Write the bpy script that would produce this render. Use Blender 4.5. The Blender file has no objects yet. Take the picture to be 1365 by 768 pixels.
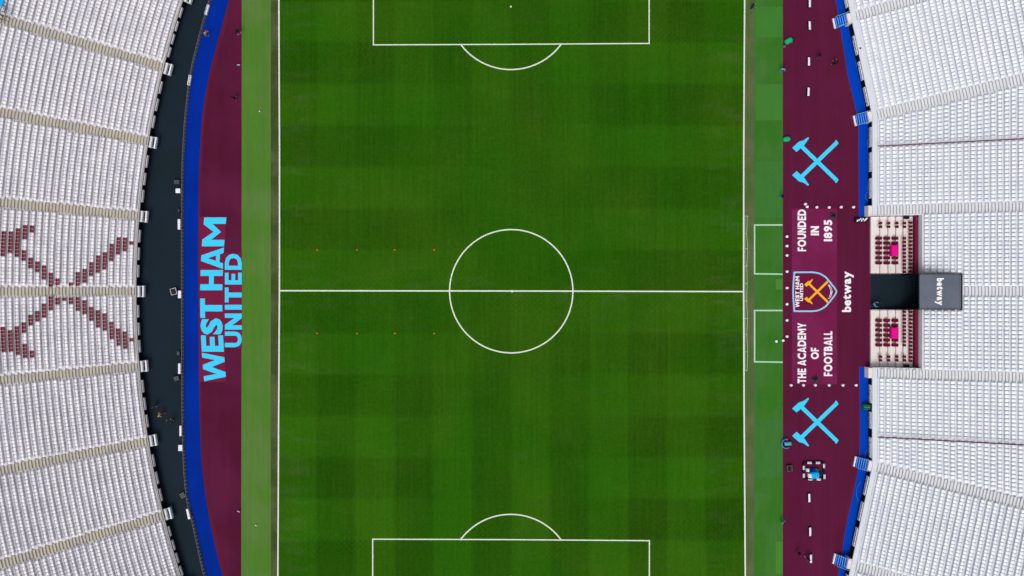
import bpy, bmesh, math, random
import numpy as np
from mathutils import Vector, Matrix, Euler
random.seed(7); rng = np.random.default_rng(7)
S = bpy.context.scene
C = S.collection
R = math.radians
H = 120.0            # camera height above the pitch, metres
K = 9.1              # photograph pixels per metre at pitch level

# ------------------------------------------------------------------ camera, sky, sun, exposure
cam = bpy.data.objects.new('camera', bpy.data.cameras.new('camera')); C.objects.link(cam)
cam.location = (0, 0, H); cam.rotation_euler = (0, 0, 0)
cam.data.sensor_width = 36; cam.data.lens = 36 * H / (1365 / K); cam.data.clip_end = 3000; cam.data.clip_start = 1
S.camera = cam
W = bpy.data.worlds.new('World'); S.world = W; W.use_nodes = True
wt = W.node_tree; bg = wt.nodes['Background']
sky = wt.nodes.new('ShaderNodeTexSky'); sky.sky_type = 'NISHITA'; sky.sun_disc = False
SUN_EL, SUN_AZ = 58, 200
sky.sun_elevation = R(SUN_EL); sky.sun_rotation = R(SUN_AZ); sky.dust_density = 6; sky.ozone_density = 1.0; sky.air_density = 1.0
hs = wt.nodes.new('ShaderNodeHueSaturation'); hs.inputs['Saturation'].default_value = 0.30
wt.links.new(sky.outputs[0], hs.inputs['Color']); wt.links.new(hs.outputs[0], bg.inputs[0])
bg.inputs[1].default_value = 0.12
sun = bpy.data.objects.new('sun', bpy.data.lights.new('sun', 'SUN')); C.objects.link(sun)
sun.data.energy = 1.1; sun.data.angle = R(25); sun.data.color = (1.0, 0.975, 0.94)
az = R(SUN_AZ)
sd = Vector((math.sin(az) * math.cos(R(SUN_EL)), math.cos(az) * math.cos(R(SUN_EL)), math.sin(R(SUN_EL))))
sun.rotation_euler = sd.to_track_quat('Z', 'Y').to_euler(); sun.location = sd * 200
S.view_settings.view_transform = 'Standard'; S.view_settings.look = 'None'
S.view_settings.exposure = -0.16; S.view_settings.gamma = 1

# ------------------------------------------------------------------ helpers
def P(px, py, z=0.0):
    """where a photograph pixel meets the horizontal plane at height z"""
    f = (H - z) / H / K
    return Vector(((px - 682.5) * f, (384 - py) * f, z))
def lin(c):
    return tuple(((v / 255) / 12.92 if v / 255 <= .04045 else ((v / 255 + .055) / 1.055) ** 2.4) for v in c)
def tag(o, label=None, cat=None, group=None, kind=None):
    if label: o['label'] = label
    if cat: o['category'] = cat
    if group: o['group'] = group
    if kind: o['kind'] = kind
    return o
def empty(name, loc, rz=0, label=None, cat=None, group=None, parent=None):
    o = bpy.data.objects.new(name, None); C.objects.link(o)
    o.location = loc; o.rotation_euler = (0, 0, rz); o.empty_display_size = .2
    if parent: o.parent = parent
    return tag(o, label, cat, group)
class NT:
    def __init__(s, m): s.t = m.node_tree; s.L = s.t.links
    def n(s, typ, **kw):
        q = s.t.nodes.new(typ)
        for k, v in kw.items():
            setattr(q, k, v)
        return q
    def m(s, op, a, b=None, c=None):
        q = s.t.nodes.new('ShaderNodeMath'); q.operation = op
        for i, v in enumerate((a, b, c)):
            if v is None: continue
            if isinstance(v, (int, float)): q.inputs[i].default_value = v
            else: s.L.new(v, q.inputs[i])
        return q.outputs[0]
def mat(name, rgb, rough=.8, var=.10, scale=(1.5, 1.5, 1.5), fine=.06, bump=0, metal=0, spec=.06, rgb2=None, blotch=None):
    """plain surface: base colour with coarse + fine procedural variation"""
    m = bpy.data.materials.new(name); m.use_nodes = True
    t = NT(m); b = m.node_tree.nodes['Principled BSDF']
    b.inputs['Roughness'].default_value = rough; b.inputs['Metallic'].default_value = metal
    b.inputs['Specular IOR Level'].default_value = spec
    geo = t.n('ShaderNodeNewGeometry'); mp = t.n('ShaderNodeMapping'); mp.inputs['Scale'].default_value = scale
    t.L.new(geo.outputs['Position'], mp.inputs[0])
    n1 = t.n('ShaderNodeTexNoise'); n1.inputs['Scale'].default_value = 1; n1.inputs['Detail'].default_value = 4; t.L.new(mp.outputs[0], n1.inputs['Vector'])
    n2 = t.n('ShaderNodeTexNoise'); n2.inputs['Scale'].default_value = 9; n2.inputs['Detail'].default_value = 2; t.L.new(mp.outputs[0], n2.inputs['Vector'])
    f = t.m('ADD', t.m('MULTIPLY', t.m('SUBTRACT', n1.outputs[0], .5), var * 4), t.m('MULTIPLY', t.m('SUBTRACT', n2.outputs[0], .5), fine * 4))
    f = t.m('ADD', f, 1.0)
    col = t.n('ShaderNodeRGB'); col.outputs[0].default_value = (*lin(rgb), 1)
    src = col.outputs[0]
    if rgb2:
        n3 = t.n('ShaderNodeTexNoise'); n3.inputs['Scale'].default_value = blotch or .25; n3.inputs['Detail'].default_value = 3
        t.L.new(geo.outputs['Position'], n3.inputs['Vector'])
        cr = t.n('ShaderNodeMapRange'); cr.inputs[1].default_value = .42; cr.inputs[2].default_value = .6; t.L.new(n3.outputs[0], cr.inputs[0])
        mx = t.n('ShaderNodeMix', data_type='RGBA'); t.L.new(cr.outputs[0], mx.inputs[0]); t.L.new(src, mx.inputs[6]); mx.inputs[7].default_value = (*lin(rgb2), 1)
        src = mx.outputs[2]
    vm = t.n('ShaderNodeVectorMath', operation='SCALE'); t.L.new(src, vm.inputs[0]); t.L.new(f, vm.inputs[3])
    t.L.new(vm.outputs[0], b.inputs['Base Color'])
    if bump:
        bp = t.n('ShaderNodeBump'); bp.inputs['Strength'].default_value = bump; bp.inputs['Distance'].default_value = .02
        t.L.new(n2.outputs[0], bp.inputs['Height']); t.L.new(bp.outputs[0], b.inputs['Normal'])
    return m
class MB:
    def __init__(s): s.v = []; s.f = []; s.mi = []
    def box(s, c, d, rz=0, mi=0, taper=1.0, rx=0, ry=0, bev=0):
        M = Euler((rx, ry, rz)).to_matrix(); b = len(s.v); c = Vector(c)
        hx, hy, hz = d[0] / 2, d[1] / 2, d[2] / 2
        if bev:      # chamfered upper rim
            k = min(bev, hx * .9, hy * .9, hz * .9)
            rings = [(hx, hy, -hz), (hx, hy, hz - k), (hx - k, hy - k, hz)]
        else: rings = [(hx, hy, -hz), (hx * taper, hy * taper, hz)]
        for (x, y, z) in rings:
            for sx, sy in ((-1, -1), (1, -1), (1, 1), (-1, 1)): s.v.append(tuple(c + M @ Vector((sx * x, sy * y, z))))
        fs = [(3, 2, 1, 0)]
        for r in range(len(rings) - 1):
            for i in range(4): j = (i + 1) % 4; fs.append((r * 4 + i, r * 4 + j, r * 4 + 4 + j, r * 4 + 4 + i))
        t = (len(rings) - 1) * 4; fs.append((t, t + 1, t + 2, t + 3))
        for q in fs: s.f.append(tuple(b + i for i in q)); s.mi.append(mi)
    def lathe(s, c, prof, n=12, mi=0):
        b = len(s.v)
        for r, z in prof:
            for i in range(n):
                a = 2 * math.pi * i / n; s.v.append((c[0] + r * math.cos(a), c[1] + r * math.sin(a), c[2] + z))
        for k in range(len(prof) - 1):
            for i in range(n):
                j = (i + 1) % n; s.f.append((b + k * n + i, b + k * n + j, b + (k + 1) * n + j, b + (k + 1) * n + i)); s.mi.append(mi)
        s.f.append(tuple(b + (len(prof) - 1) * n + i for i in range(n))); s.mi.append(mi)
        s.f.append(tuple(b + i for i in range(n - 1, -1, -1))); s.mi.append(mi)
    def tube(s, pts, r, n=6, mi=0, closed=False):
        pts = [Vector(p) for p in pts]; b = len(s.v); m = len(pts)
        for k, p in enumerate(pts):
            a = pts[(k - 1) % m] if (closed or k > 0) else p; c = pts[(k + 1) % m] if (closed or k < m - 1) else p
            d = (c - a).normalized(); u = d.cross(Vector((0, 0, 1)))
            u = u.normalized() if u.length > 1e-4 else Vector((1, 0, 0)); w = u.cross(d)
            for i in range(n):
                an = 2 * math.pi * i / n; s.v.append(tuple(p + u * r * math.cos(an) + w * r * math.sin(an)))
        for k in range(m if closed else m - 1):
            kk = (k + 1) % m
            for i in range(n):
                j = (i + 1) % n; s.f.append((b + k * n + i, b + k * n + j, b + kk * n + j, b + kk * n + i)); s.mi.append(mi)
        if not closed:
            s.f.append(tuple(b + i for i in range(n - 1, -1, -1))); s.f.append(tuple(b + (m - 1) * n + i for i in range(n))); s.mi += [mi, mi]
    def poly(s, pts, mi=0):
        b = len(s.v); s.v += [tuple(p) for p in pts]; s.f.append(tuple(range(b, b + len(pts)))); s.mi.append(mi)
    def prism(s, pts, z0, z1, mi=0):
        n = len(pts); b = len(s.v)
        ar = sum(pts[i][0] * pts[(i + 1) % n][1] - pts[(i + 1) % n][0] * pts[i][1] for i in range(n))
        if ar < 0: pts = pts[::-1]
        s.v += [(p[0], p[1], z0) for p in pts] + [(p[0], p[1], z1) for p in pts]
        s.f.append(tuple(b + n + i for i in range(n))); s.f.append(tuple(b + n - 1 - i for i in range(n))); s.mi += [mi, mi]
        for i in range(n): j = (i + 1) % n; s.f.append((b + i, b + j, b + n + j, b + n + i)); s.mi.append(mi)
    def strip(s, A, B, mi=0):
        b = len(s.v); n = len(A); s.v += [tuple(p) for p in A] + [tuple(p) for p in B]
        for i in range(n - 1): s.f.append((b + i, b + n + i, b + n + i + 1, b + i + 1)); s.mi.append(mi)
    def mesh(s, name, mats):
        me = bpy.data.meshes.new(name); me.from_pydata(s.v, [], s.f)
        for m in (mats if isinstance(mats, (list, tuple)) else [mats]): me.materials.append(m)
        if any(s.mi): me.polygons.foreach_set('material_index', s.mi)
        me.update(); return me
    def obj(s, name, mats, parent=None, loc=None, rz=0):
        return link(name, s.mesh(name, mats), parent, loc, rz)
def link(name, me, parent=None, loc=None, rz=0):
    o = bpy.data.objects.new(name, me); C.objects.link(o)
    if parent: o.parent = parent
    if loc is not None: o.location = loc
    o.rotation_euler = (0, 0, rz); return o
def fixn(o):
    bm = bmesh.new(); bm.from_mesh(o.data); bmesh.ops.recalc_face_normals(bm, faces=bm.faces); bm.to_mesh(o.data); bm.free(); return o
def up(o):           # a flat sheet faces up
    me = o.data
    bm = bmesh.new(); bm.from_mesh(me); bm.normal_update()
    for f in bm.faces:
        if f.normal.z < 0: f.normal_flip()
    bm.to_mesh(me); bm.free(); return o
def sheet(name, pxpts, z, m, parent=None, kind='structure'):
    b = MB(); b.poly([P(x, y, 0) + Vector((0, 0, z)) for x, y in pxpts]); o = up(b.obj(name, m, parent))
    if kind and not parent: tag(o, kind=kind)
    return o
def curve(pts, n=10):       # Catmull-Rom through (y, x) control points -> list of (x, y)
    out = []; p = [pts[0]] + pts + [pts[-1]]
    for i in range(1, len(p) - 2):
        for k in range(n):
            t = k / n; a, b, c, d = p[i - 1], p[i], p[i + 1], p[i + 2]
            out.append(tuple(.5 * (2 * b[j] + (c[j] - a[j]) * t + (2 * a[j] - 5 * b[j] + 4 * c[j] - d[j]) * t * t + (3 * b[j] - a[j] - 3 * c[j] + d[j]) * t ** 3) for j in (0, 1)))
    out.append(pts[-1]); return [(x, y) for y, x in out]
def copy_tree(o, parent=None):
    c = o.copy(); C.objects.link(c)
    if parent: c.parent = parent
    for ch in list(o.children): copy_tree(ch, c)
    return c

# ------------------------------------------------------------------ materials
def grass_mat():
    m = bpy.data.materials.new('mown_grass'); m.use_nodes = True; t = NT(m); b = m.node_tree.nodes['Principled BSDF']
    b.inputs['Roughness'].default_value = .85; b.inputs['Specular IOR Level'].default_value = .02
    geo = t.n('ShaderNodeNewGeometry'); sp = t.n('ShaderNodeSeparateXYZ'); t.L.new(geo.outputs['Position'], sp.inputs[0])
    X, Y = sp.outputs[0], sp.outputs[1]
    def noise(sc, sx, sy, det=3):
        mp = t.n('ShaderNodeMapping'); mp.inputs['Scale'].default_value = (sx, sy, 1); t.L.new(geo.outputs['Position'], mp.inputs[0])
        n = t.n('ShaderNodeTexNoise'); n.inputs['Scale'].default_value = sc; n.inputs['Detail'].default_value = det; t.L.new(mp.outputs[0], n.inputs['Vector']); return n.outputs[0]
    def clampv(v, lo, hi): return t.m('MINIMUM', t.m('MAXIMUM', v, lo), hi)
    wob = t.m('MULTIPLY', t.m('SUBTRACT', noise(.35, 1, 1), .5), .35)
    def square(v, off, per):      # +1 / -1 mowing bands with soft edges
        s = t.m('SINE', t.m('MULTIPLY', t.m('SUBTRACT', t.m('ADD', v, wob), off), math.pi / per)); return clampv(t.m('MULTIPLY', s, 6), -1, 1)
    SY = square(Y, -.49, 6.08); SX = square(X, -.10, 5.71)
    hx = clampv(t.m('MULTIPLY', X, -1 / 22), -1, 1); vy = clampv(t.m('MULTIPLY', Y, -1 / 30), -1, 1)  # bands fade and flip: view-dependent sheen of leaning mown grass painted into colour
    f = t.m('ADD', t.m('MULTIPLY', t.m('MULTIPLY', SY, hx), .105), t.m('MULTIPLY', t.m('MULTIPLY', SX, vy), .095))
    f = t.m('ADD', f, t.m('MULTIPLY', SX, .025))
    # fine vertical mower streaks and a faint stitched grid near the halfway line
    f = t.m('ADD', f, t.m('MULTIPLY', t.m('SUBTRACT', noise(1.0, 2.6, .05), .5), .42))
    f = t.m('ADD', f, t.m('MULTIPLY', t.m('SUBTRACT', noise(1.0, 8, .4, 2), .5), .34))
    f = t.m('ADD', f, t.m('MULTIPLY', t.m('SUBTRACT', noise(2.2, 1, 1, 5), .5), .55))
    f = t.m('ADD', f, t.m('MULTIPLY', t.m('SUBTRACT', noise(.13, 1, 1, 2), .5), .30))
    grid = t.m('MULTIPLY', t.m('SINE', t.m('MULTIPLY', X, 2 * math.pi / .8)), t.m('SINE', t.m('MULTIPLY', Y, 2 * math.pi / .8)))
    near = clampv(t.m('SUBTRACT', noise(.12, 1, 1.6, 2), .38), 0, .3)
    yg = t.m('ADD', Y, .5); gm = t.m('POWER', 2.718, t.m('MULTIPLY', t.m('MULTIPLY', yg, yg), -.06))
    ya = t.m('SUBTRACT', t.m('ABSOLUTE', yg), 36.2); gm = t.m('ADD', gm, t.m('POWER', 2.718, t.m('MULTIPLY', t.m('MULTIPLY', ya, ya), -.12)))
    f = t.m('ADD', t.m('ADD', f, 1.0), t.m('MULTIPLY', t.m('MULTIPLY', grid, near), t.m('MULTIPLY', gm, .45)))
    # wear: paler, greyer patches along the middle
    wear = clampv(t.m('MULTIPLY', t.m('SUBTRACT', noise(.5, .35, 1.1, 5), .5), 3), 0, 1)
    yy = t.m('ADD', Y, .6); mid = t.m('POWER', 2.718, t.m('MULTIPLY', t.m('MULTIPLY', yy, yy), -.16))
    side = clampv(t.m('MULTIPLY', t.m('SUBTRACT', t.m('ABSOLUTE', X), 27.5), .14), 0, .5)
    wear = t.m('MULTIPLY', wear, t.m('ADD', t.m('ADD', t.m('MULTIPLY', mid, .3), .10), t.m('MULTIPLY', side, .55)))
    hue = t.n('ShaderNodeMix', data_type='RGBA'); t.L.new(clampv(t.m('MULTIPLY', t.m('SUBTRACT', noise(.06, 1, 1, 2), .38), 4), 0, 1), hue.inputs[0])
    hue.inputs[6].default_value = (*lin((38, 88, 7)), 1); hue.inputs[7].default_value = (*lin((47, 88, 10)), 1)
    mx = t.n('ShaderNodeMix', data_type='RGBA'); t.L.new(wear, mx.inputs[0]); t.L.new(hue.outputs[2], mx.inputs[6]); mx.inputs[7].default_value = (*lin((80, 98, 52)), 1)
    vm = t.n('ShaderNodeVectorMath', operation='SCALE'); t.L.new(mx.outputs[2], vm.inputs[0]); t.L.new(f, vm.inputs[3])
    t.L.new(vm.outputs[0], b.inputs['Base Color'])
    bp = t.n('ShaderNodeBump'); bp.inputs['Strength'].default_value = .25; bp.inputs['Distance'].default_value = .02; t.L.new(noise(14, 1, 1, 2), bp.inputs['Height']); t.L.new(bp.outputs[0], b.inputs['Normal'])
    return m
M = dict(
    grass=grass_mat(),
    line=mat('white_line_paint', (222, 230, 215), .9, .05, (2, 2, 1), .10),
    gline=mat('pale_green_line_paint', (172, 214, 178), .9, .05, (2, 2, 1), .08),
    concrete=mat('outer_concrete', (120, 120, 118), .9, .08, (.3, .3, .3), .04),
    worn=mat('worn_turf_left', (64, 76, 40), .95, .12, (.9, .35, 1), .14, rgb2=(84, 92, 58), blotch=.3),
    wornr=mat('worn_turf_right', (78, 100, 54), .95, .08, (1.2, .3, 1), .10, rgb2=(94, 102, 68), blotch=.3),
    turfl=mat('pale_artificial_turf', (76, 122, 42), .95, .08, (1.8, .05, 1), .08, rgb2=(88, 122, 58), blotch=.14),
    turfr=mat('bright_artificial_turf', (54, 112, 34), .95, .08, (1.4, .2, 1), .09, rgb2=(64, 114, 48), blotch=.16),
    claret=mat('claret_carpet', (88, 25, 55), .95, .09, (.7, .015, 1), .05, rgb2=(92, 26, 60), blotch=.15),
    claretl=mat('claret_carpet_left', (82, 22, 50), .95, .09, (.7, .015, 1), .05, rgb2=(90, 28, 60), blotch=.12),
    redge=mat('red_carpet_edge', (98, 26, 44), .95, .12, (.8, .25, 1), .06),
    mat_=mat('banner_claret', (112, 28, 72), .8, .04, (.5, .5, 1), .03, rgb2=(118, 34, 80), blotch=.2),
    matl=mat('banner_claret_left', (116, 28, 64), .8, .04, (.5, .5, 1), .03),
    blue=mat('blue_carpet', (0, 44, 152), .9, .07, (1.2, .12, 1), .05, rgb2=(0, 40, 140), blotch=.12),
    bluer=mat('bright_blue_carpet', (0, 64, 182), .9, .05, (1, .1, 1), .03),
    navy=mat('navy_track_cover', (27, 39, 51), .7, .06, (.5, .3, 1), .04, rgb2=(24, 37, 45), blotch=.1),
    dark=mat('dark_wall', (16, 22, 30), .8, .08, (1, 1, 1), .05),
    black=mat('black_plastic', (22, 24, 28), .6, .05, (3, 3, 3), .05),
    dgrey=mat('dark_grey_metal', (58, 60, 66), .6, .08, (3, 3, 3), .06, metal=.2),
    mgrey=mat('mid_grey_metal', (110, 112, 118), .55, .08, (3, 3, 3), .06, metal=.2),
    rail=mat('rail_grey', (72, 72, 80), .6, .10, (2, 2, 2), .06),
    terl=mat('left_terrace_concrete', (220, 217, 223), .9, .06, (.8, .8, .8), .06, rgb2=(208, 205, 209), blotch=.35),
    terr=mat('right_terrace_concrete', (216, 220, 228), .9, .04, (.8, .8, .8), .04),
    stepl=mat('beige_step', (194, 186, 170), .9, .08, (1.3, 1.3, 1.3), .08, rgb2=(186, 182, 174), blotch=.4),
    stepr=mat('pale_grey_step', (218, 220, 224), .9, .05, (1.3, 1.3, 1.3), .05),
    nosing=mat('dark_nosing', (96, 94, 88), .9, .08, (2, 2, 2), .05),
    fasc=mat('terrace_edge', (186, 185, 180), .9, .06, (1, 1, 1), .05),
    seat=mat('white_seat_plastic', (248, 246, 253), .5, .03, (2.1, 2.1, 2.1), .06, spec=.25, rgb2=(234, 232, 242), blotch=.5),
    seatr=mat('cool_white_seat_plastic', (247, 250, 255), .5, .03, (2.1, 2.1, 2.1), .05, spec=.25, rgb2=(236, 240, 250), blotch=.5),
    mar=mat('maroon_seat_plastic', (118, 34, 58), .45, .10, (2, 2, 2), .10, spec=.4),
    padded=mat('dark_maroon_padding', (104, 22, 46), .7, .10, (3, 3, 3), .08),
    cream=mat('cream_platform', (232, 226, 220), .8, .03, (1, 1, 1), .03, rgb2=(236, 222, 222), blotch=.5),
    marwall=mat('maroon_wall_paint', (112, 32, 58), .7, .05, (1, 1, 1), .04),
    magenta=mat('magenta_cloth', (226, 20, 140), .8, .04, (2, 2, 2), .04),
    roof=mat('slate_grey_roof', (104, 110, 124), .6, .05, (.8, .8, .8), .03, rgb2=(96, 104, 118), blotch=.3),
    white=mat('white_plastic', (236, 236, 244), .5, .03, (2, 2, 2), .04),
    offw=mat('off_white_panel', (222, 224, 232), .6, .05, (2, 2, 2), .05),
    cyan=mat('sky_blue_print', (64, 208, 250), .8, .02, (2, 2, 1), .03),
    wprint=mat('white_print', (244, 238, 244), .8, .02, (2, 2, 1), .03),
    paleblue=mat('pale_blue_print', (142, 206, 240), .8, .02, (2, 2, 1), .03),
    gold=mat('gold_print', (250, 178, 36), .8, .03, (2, 2, 1), .03),
    crest=mat('crest_claret', (108, 22, 62), .8, .03, (1, 1, 1), .03),
    greenp=mat('green_plastic', (14, 176, 112), .45, .05, (3, 3, 3), .05),
    greend=mat('dark_green_cloth', (30, 104, 74), .8, .08, (4, 4, 4), .06),
    teal=mat('teal_plastic', (84, 170, 184), .5, .05, (3, 3, 3), .05),
    hose=mat('blue_hose', (84, 120, 176), .5, .05, (3, 3, 3), .05),
    cyanbag=mat('cyan_fabric', (20, 176, 240), .7, .06, (5, 5, 5), .08),
    orange=mat('orange_plastic', (214, 106, 20), .6, .05, (3, 3, 3), .05),
    seam=mat('maroon_rail', (104, 62, 78), .6, .05, (3, 3, 3), .05),
    bluestep=mat('blue_step', (10, 88, 204), .7, .05, (3, 3, 3), .05),
    skin=mat('skin', (190, 138, 112), .6, .03, (8, 8, 8), .03),
    hair=mat('dark_hair', (34, 26, 22), .8, .05, (8, 8, 8), .05),
    shoe=mat('pale_shoe', (170, 168, 172), .6, .05, (8, 8, 8), .05),
)

# ------------------------------------------------------------------ ground, pitch, carpets
gb = MB(); gb.poly([(-900, -900, -.06), (900, -900, -.06), (900, 900, -.06), (-900, 900, -.06)]); tag(up(gb.obj('ground', M['concrete'])), kind='structure')
T, B = -118, 894        # top and bottom photograph rows at which the pitch ends (a little beyond the frame)
pitch = sheet('pitch', [(360, T - 30), (1000, T - 30), (1000, B + 30), (360, B + 30)], 0, M['grass'])
sheet('worn_turf_verge', [(360.5, T - 30), (371, T - 30), (371, B + 30), (360.5, B + 30)], .004, M['worn'])
sheet('worn_turf_verge', [(992.5, T - 30), (1006.5, T - 30), (1006.5, B + 30), (992.5, B + 30)], .004, M['wornr'])
sheet('artificial_turf', [(322.5, T - 30), (361, T - 30), (361, B + 30), (321.5, B + 30)], .008, M['turfl'])
sheet('artificial_turf', [(1005.5, T - 30), (1043.5, T - 30), (1043.5, B + 30), (1005.5, B + 30)], .008, M['turfr'])
sheet('claret_track', [(236, T - 30), (323, T - 30), (322, B + 30), (236, B + 30)], .002, M['claretl'])
sheet('claret_track', [(1043.2, T - 30), (1232, T - 30), (1232, B + 30), (1043.2, B + 30)], .002, M['claret'])
# lighter mown panels let into the right-hand turf, with their seams
def panel(x0, y0, x1, y1, rgb, z):
    o = sheet('turf_panel', [(x0, y0), (x1, y0), (x1, y1), (x0, y1)], z, mat('turf_panel_green', rgb, .95, .06, (1.2, .3, 1), .05)); return o
panel(1007, 9, 1043, 50, (62, 122, 46), .012); panel(1007, 113, 1043, 160, (64, 122, 48), .012); panel(1007, 215, 1043, 290, (60, 116, 50), .012)
panel(1034, 372, 1043, 386, (74, 130, 56), .012); panel(1007, 560, 1043, 636, (60, 114, 50), .012); panel(1034, 722, 1043, 765, (70, 130, 46), .012)
BL = curve([(-148, 326), (-80, 306), (0, 282), (48, 268.5), (96, 257), (150, 250), (192, 247), (240, 245.2), (384, 245), (576, 246), (660, 251), (700, 260), (768, 275), (850, 297), (924, 318)])
BR = curve([(-148, 345), (-80, 325), (0, 305.5), (50, 292), (100, 279), (150, 270.5), (192, 267.5), (240, 265.3), (384, 264.3), (576, 267), (640, 271.5), (700, 281), (740, 290), (768, 297), (850, 319), (924, 340)])
def clampx(p, hi=322.5): return [(min(x, hi), y) for x, y in p]
def resample(p, ys): return [(float(np.interp(y, [q[1] for q in p], [q[0] for q in p])), y) for y in ys]
ys = list(np.linspace(T - 30, B + 30, 110))
bl, br = resample(clampx(BL), ys), resample(clampx(BR), ys)
def band(name, a, b, z, m, parent=None):
    q = MB(); q.strip([P(*p) + Vector((0, 0, z)) for p in a], [P(*p) + Vector((0, 0, z)) for p in b]); o = up(q.obj(name, m, parent))
    if not parent: tag(o, kind='structure')
    return o
band('blue_track', bl, br, .008, M['blue'])
band('red_carpet_edge', [(x - .3, y) for x, y in br], [(min(x + (2.5 + 3.5 * abs((y - 388) / 388) ** 2), 322.4), y) for x, y in br], .0055, M['redge'])
cov_r = [(x - 2.8, y) for x, y in bl]
band('track_cover', [(60, y) for y in ys], cov_r, .006, M['navy'])
# right-hand blue apron: two pieces, either side of the tunnel mouth
RB1 = [(1093, -118), (1114, 0), (1122, 50), (1130, 100), (1141.7, 150), (1144.5, 160), (1144.5, 192), (1145, 289)]
RB2 = [(1145.5, 489.5), (1146.5, 576), (1145, 620), (1139, 650), (1128, 700), (1117, 768), (1096, 880)]
def wallx(y): return float(np.interp(y, [-118, 0, 153, 625, 768, 894], [1100, 1127, 1157.5, 1157.5, 1127, 1103]))
for rb in (RB1, RB2):
    yy = sorted(set([q[1] for q in rb])); a = resample(rb, yy)
    band('blue_track', a, [(wallx(y) + 12, y) for x, y in a], .008, M['bluer'])
    band('red_carpet_edge', [(x - 1.6 - 2.5 * (y < 150 or y > 620), y) for x, y in a], [(x + .2, y) for x, y in a], .0055, M['redge'])

# ------------------------------------------------------------------ pitch markings
def pline(name, pts, w=.17, z=.009, m=None, closed=False, parent=pitch):
    """a painted line of constant width through photograph points"""
    p = [P(x, y).to_2d() for x, y in pts]; n = len(p); A = []; Bq = []
    for i in range(n):
        a = p[(i - 1) % n] if (closed or i > 0) else p[i]; c = p[(i + 1) % n] if (closed or i < n - 1) else p[i]
        d1 = (p[i] - a).normalized() if (p[i] - a).length > 0 else None; d2 = (c - p[i]).normalized() if (c - p[i]).length > 0 else None
        d1 = d1 or d2; d2 = d2 or d1
        n1 = Vector((-d1.y, d1.x)); n2 = Vector((-d2.y, d2.x)); mm = (n1 + n2).normalized(); k = 1 / max(.4, mm.dot(n1))
        A.append((*(p[i] + mm * w / 2 * k), z)); Bq.append((*(p[i] - mm * w / 2 * k), z))
    if closed: A.append(A[0]); Bq.append(Bq[0])
    q = MB(); q.strip(A, Bq); return up(q.obj(name, m or M['line'], parent))
def arc(cx, cy, r, a0, a1, n=64, ry=None): return [(cx + r * math.cos(R(a0 + (a1 - a0) * i / n)), cy + (ry or r) * math.sin(R(a0 + (a1 - a0) * i / n))) for i in range(n + 1)]
pline('touchline', [(371.5, T), (371.7, 0), (372.6, 200), (372.5, 388), (371.4, 560), (370.4, 768), (370, B)], .2)
pline('touchline', [(993, T), (992.6, 0), (991.4, 200), (991.2, 388), (992, 560), (993.5, 768), (994, B)], .21)
pline('halfway_line', [(372.5, 387.6), (682, 388), (991, 388.8)], .2, .0095)
pline('goal_line', [(371, T), (993, T)], .2, .0095); pline('goal_line', [(370, B), (994, B)], .2, .0095)
pline('centre_circle', arc(681.5, 388.3, 82.2, 0, 360, 96)[:-1], .19, .010, closed=True)
pline('penalty_area', [(497.6, T), (497.8, 59.9), (680, 59.2), (865.3, 58), (865.3, T)], .17, .010)
pline('penalty_area', [(496.8, B), (496.8, 718.8), (680, 719.4), (865.6, 720.8), (865.6, B)], .17, .010)
a = math.degrees(math.acos(66 / 84))
pline('penalty_arc', arc(681, 9.3, 83.5, 180 - math.degrees(math.asin(50 / 83.5)), math.degrees(math.asin(49.5 / 83.5))), .19, .0105)
pline('penalty_arc', arc(680.8, 769, 83.3, 180 + math.degrees(math.asin(50 / 83.3)), 360 - math.degrees(math.asin(49.3 / 83.3))), .19, .0105)
def spot(x, y, r, name='penalty_spot'):
    q = MB(); q.poly([P(x + r * math.cos(i * math.pi / 8), y + r * math.sin(i * math.pi / 8)) + Vector((0, 0, .012)) for i in range(16)]); up(q.obj(name, M['line'], pitch))
spot(681, 9, 1.2); spot(681, 769, 1.2); spot(682.6, 388.3, 1.5, 'centre_spot')
for y0, y1 in ((300, 365), (414, 482.3)):
    q = pline('technical_area', [(1043.2, y0), (1005.8, y0), (1005.8, y1), (1043.2, y1 + .6)], .21, .015, M['gline'])
pline('turf_seam', [(1007, 113.3), (1043, 112.5)], .04, .016, M['turfl']); pline('turf_seam', [(1007, 160.5), (1043, 160)], .05, .016, M['turfl'])
# warm-up ladder of white tape beside the right touchline
lad = empty('tape_ladder', P(994, 390), 0, 'long narrow ladder of white tape laid beside the right touchline at halfway', 'ladder')
def child(o, par):
    o.parent = par; o.matrix_parent_inverse = Matrix.Translation(-par.location); return o
rg = [288, 311.5, 331.6, 354.5, 378, 401, 424.7, 445.6, 469, 494]
rx = [996.3, 995.4, 996.6, 995.5, 996, 995.3, 996.4, 995.6, 996.6, 995.8]
child(pline('side_tape', [(x, y) for x, y in zip(rx, rg)], .055, .016, M['gline'], parent=None), lad)
child(pline('side_tape', [(993, 288), (993, 494)], .04, .016, M['gline'], parent=None), lad)
for x, y in zip(rx, rg): child(pline('rung', [(993.1, y), (x + (1.2 if int(x * 10) % 2 else .2), y + .3)], .06, .020, M['gline'], parent=None), lad)

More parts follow.
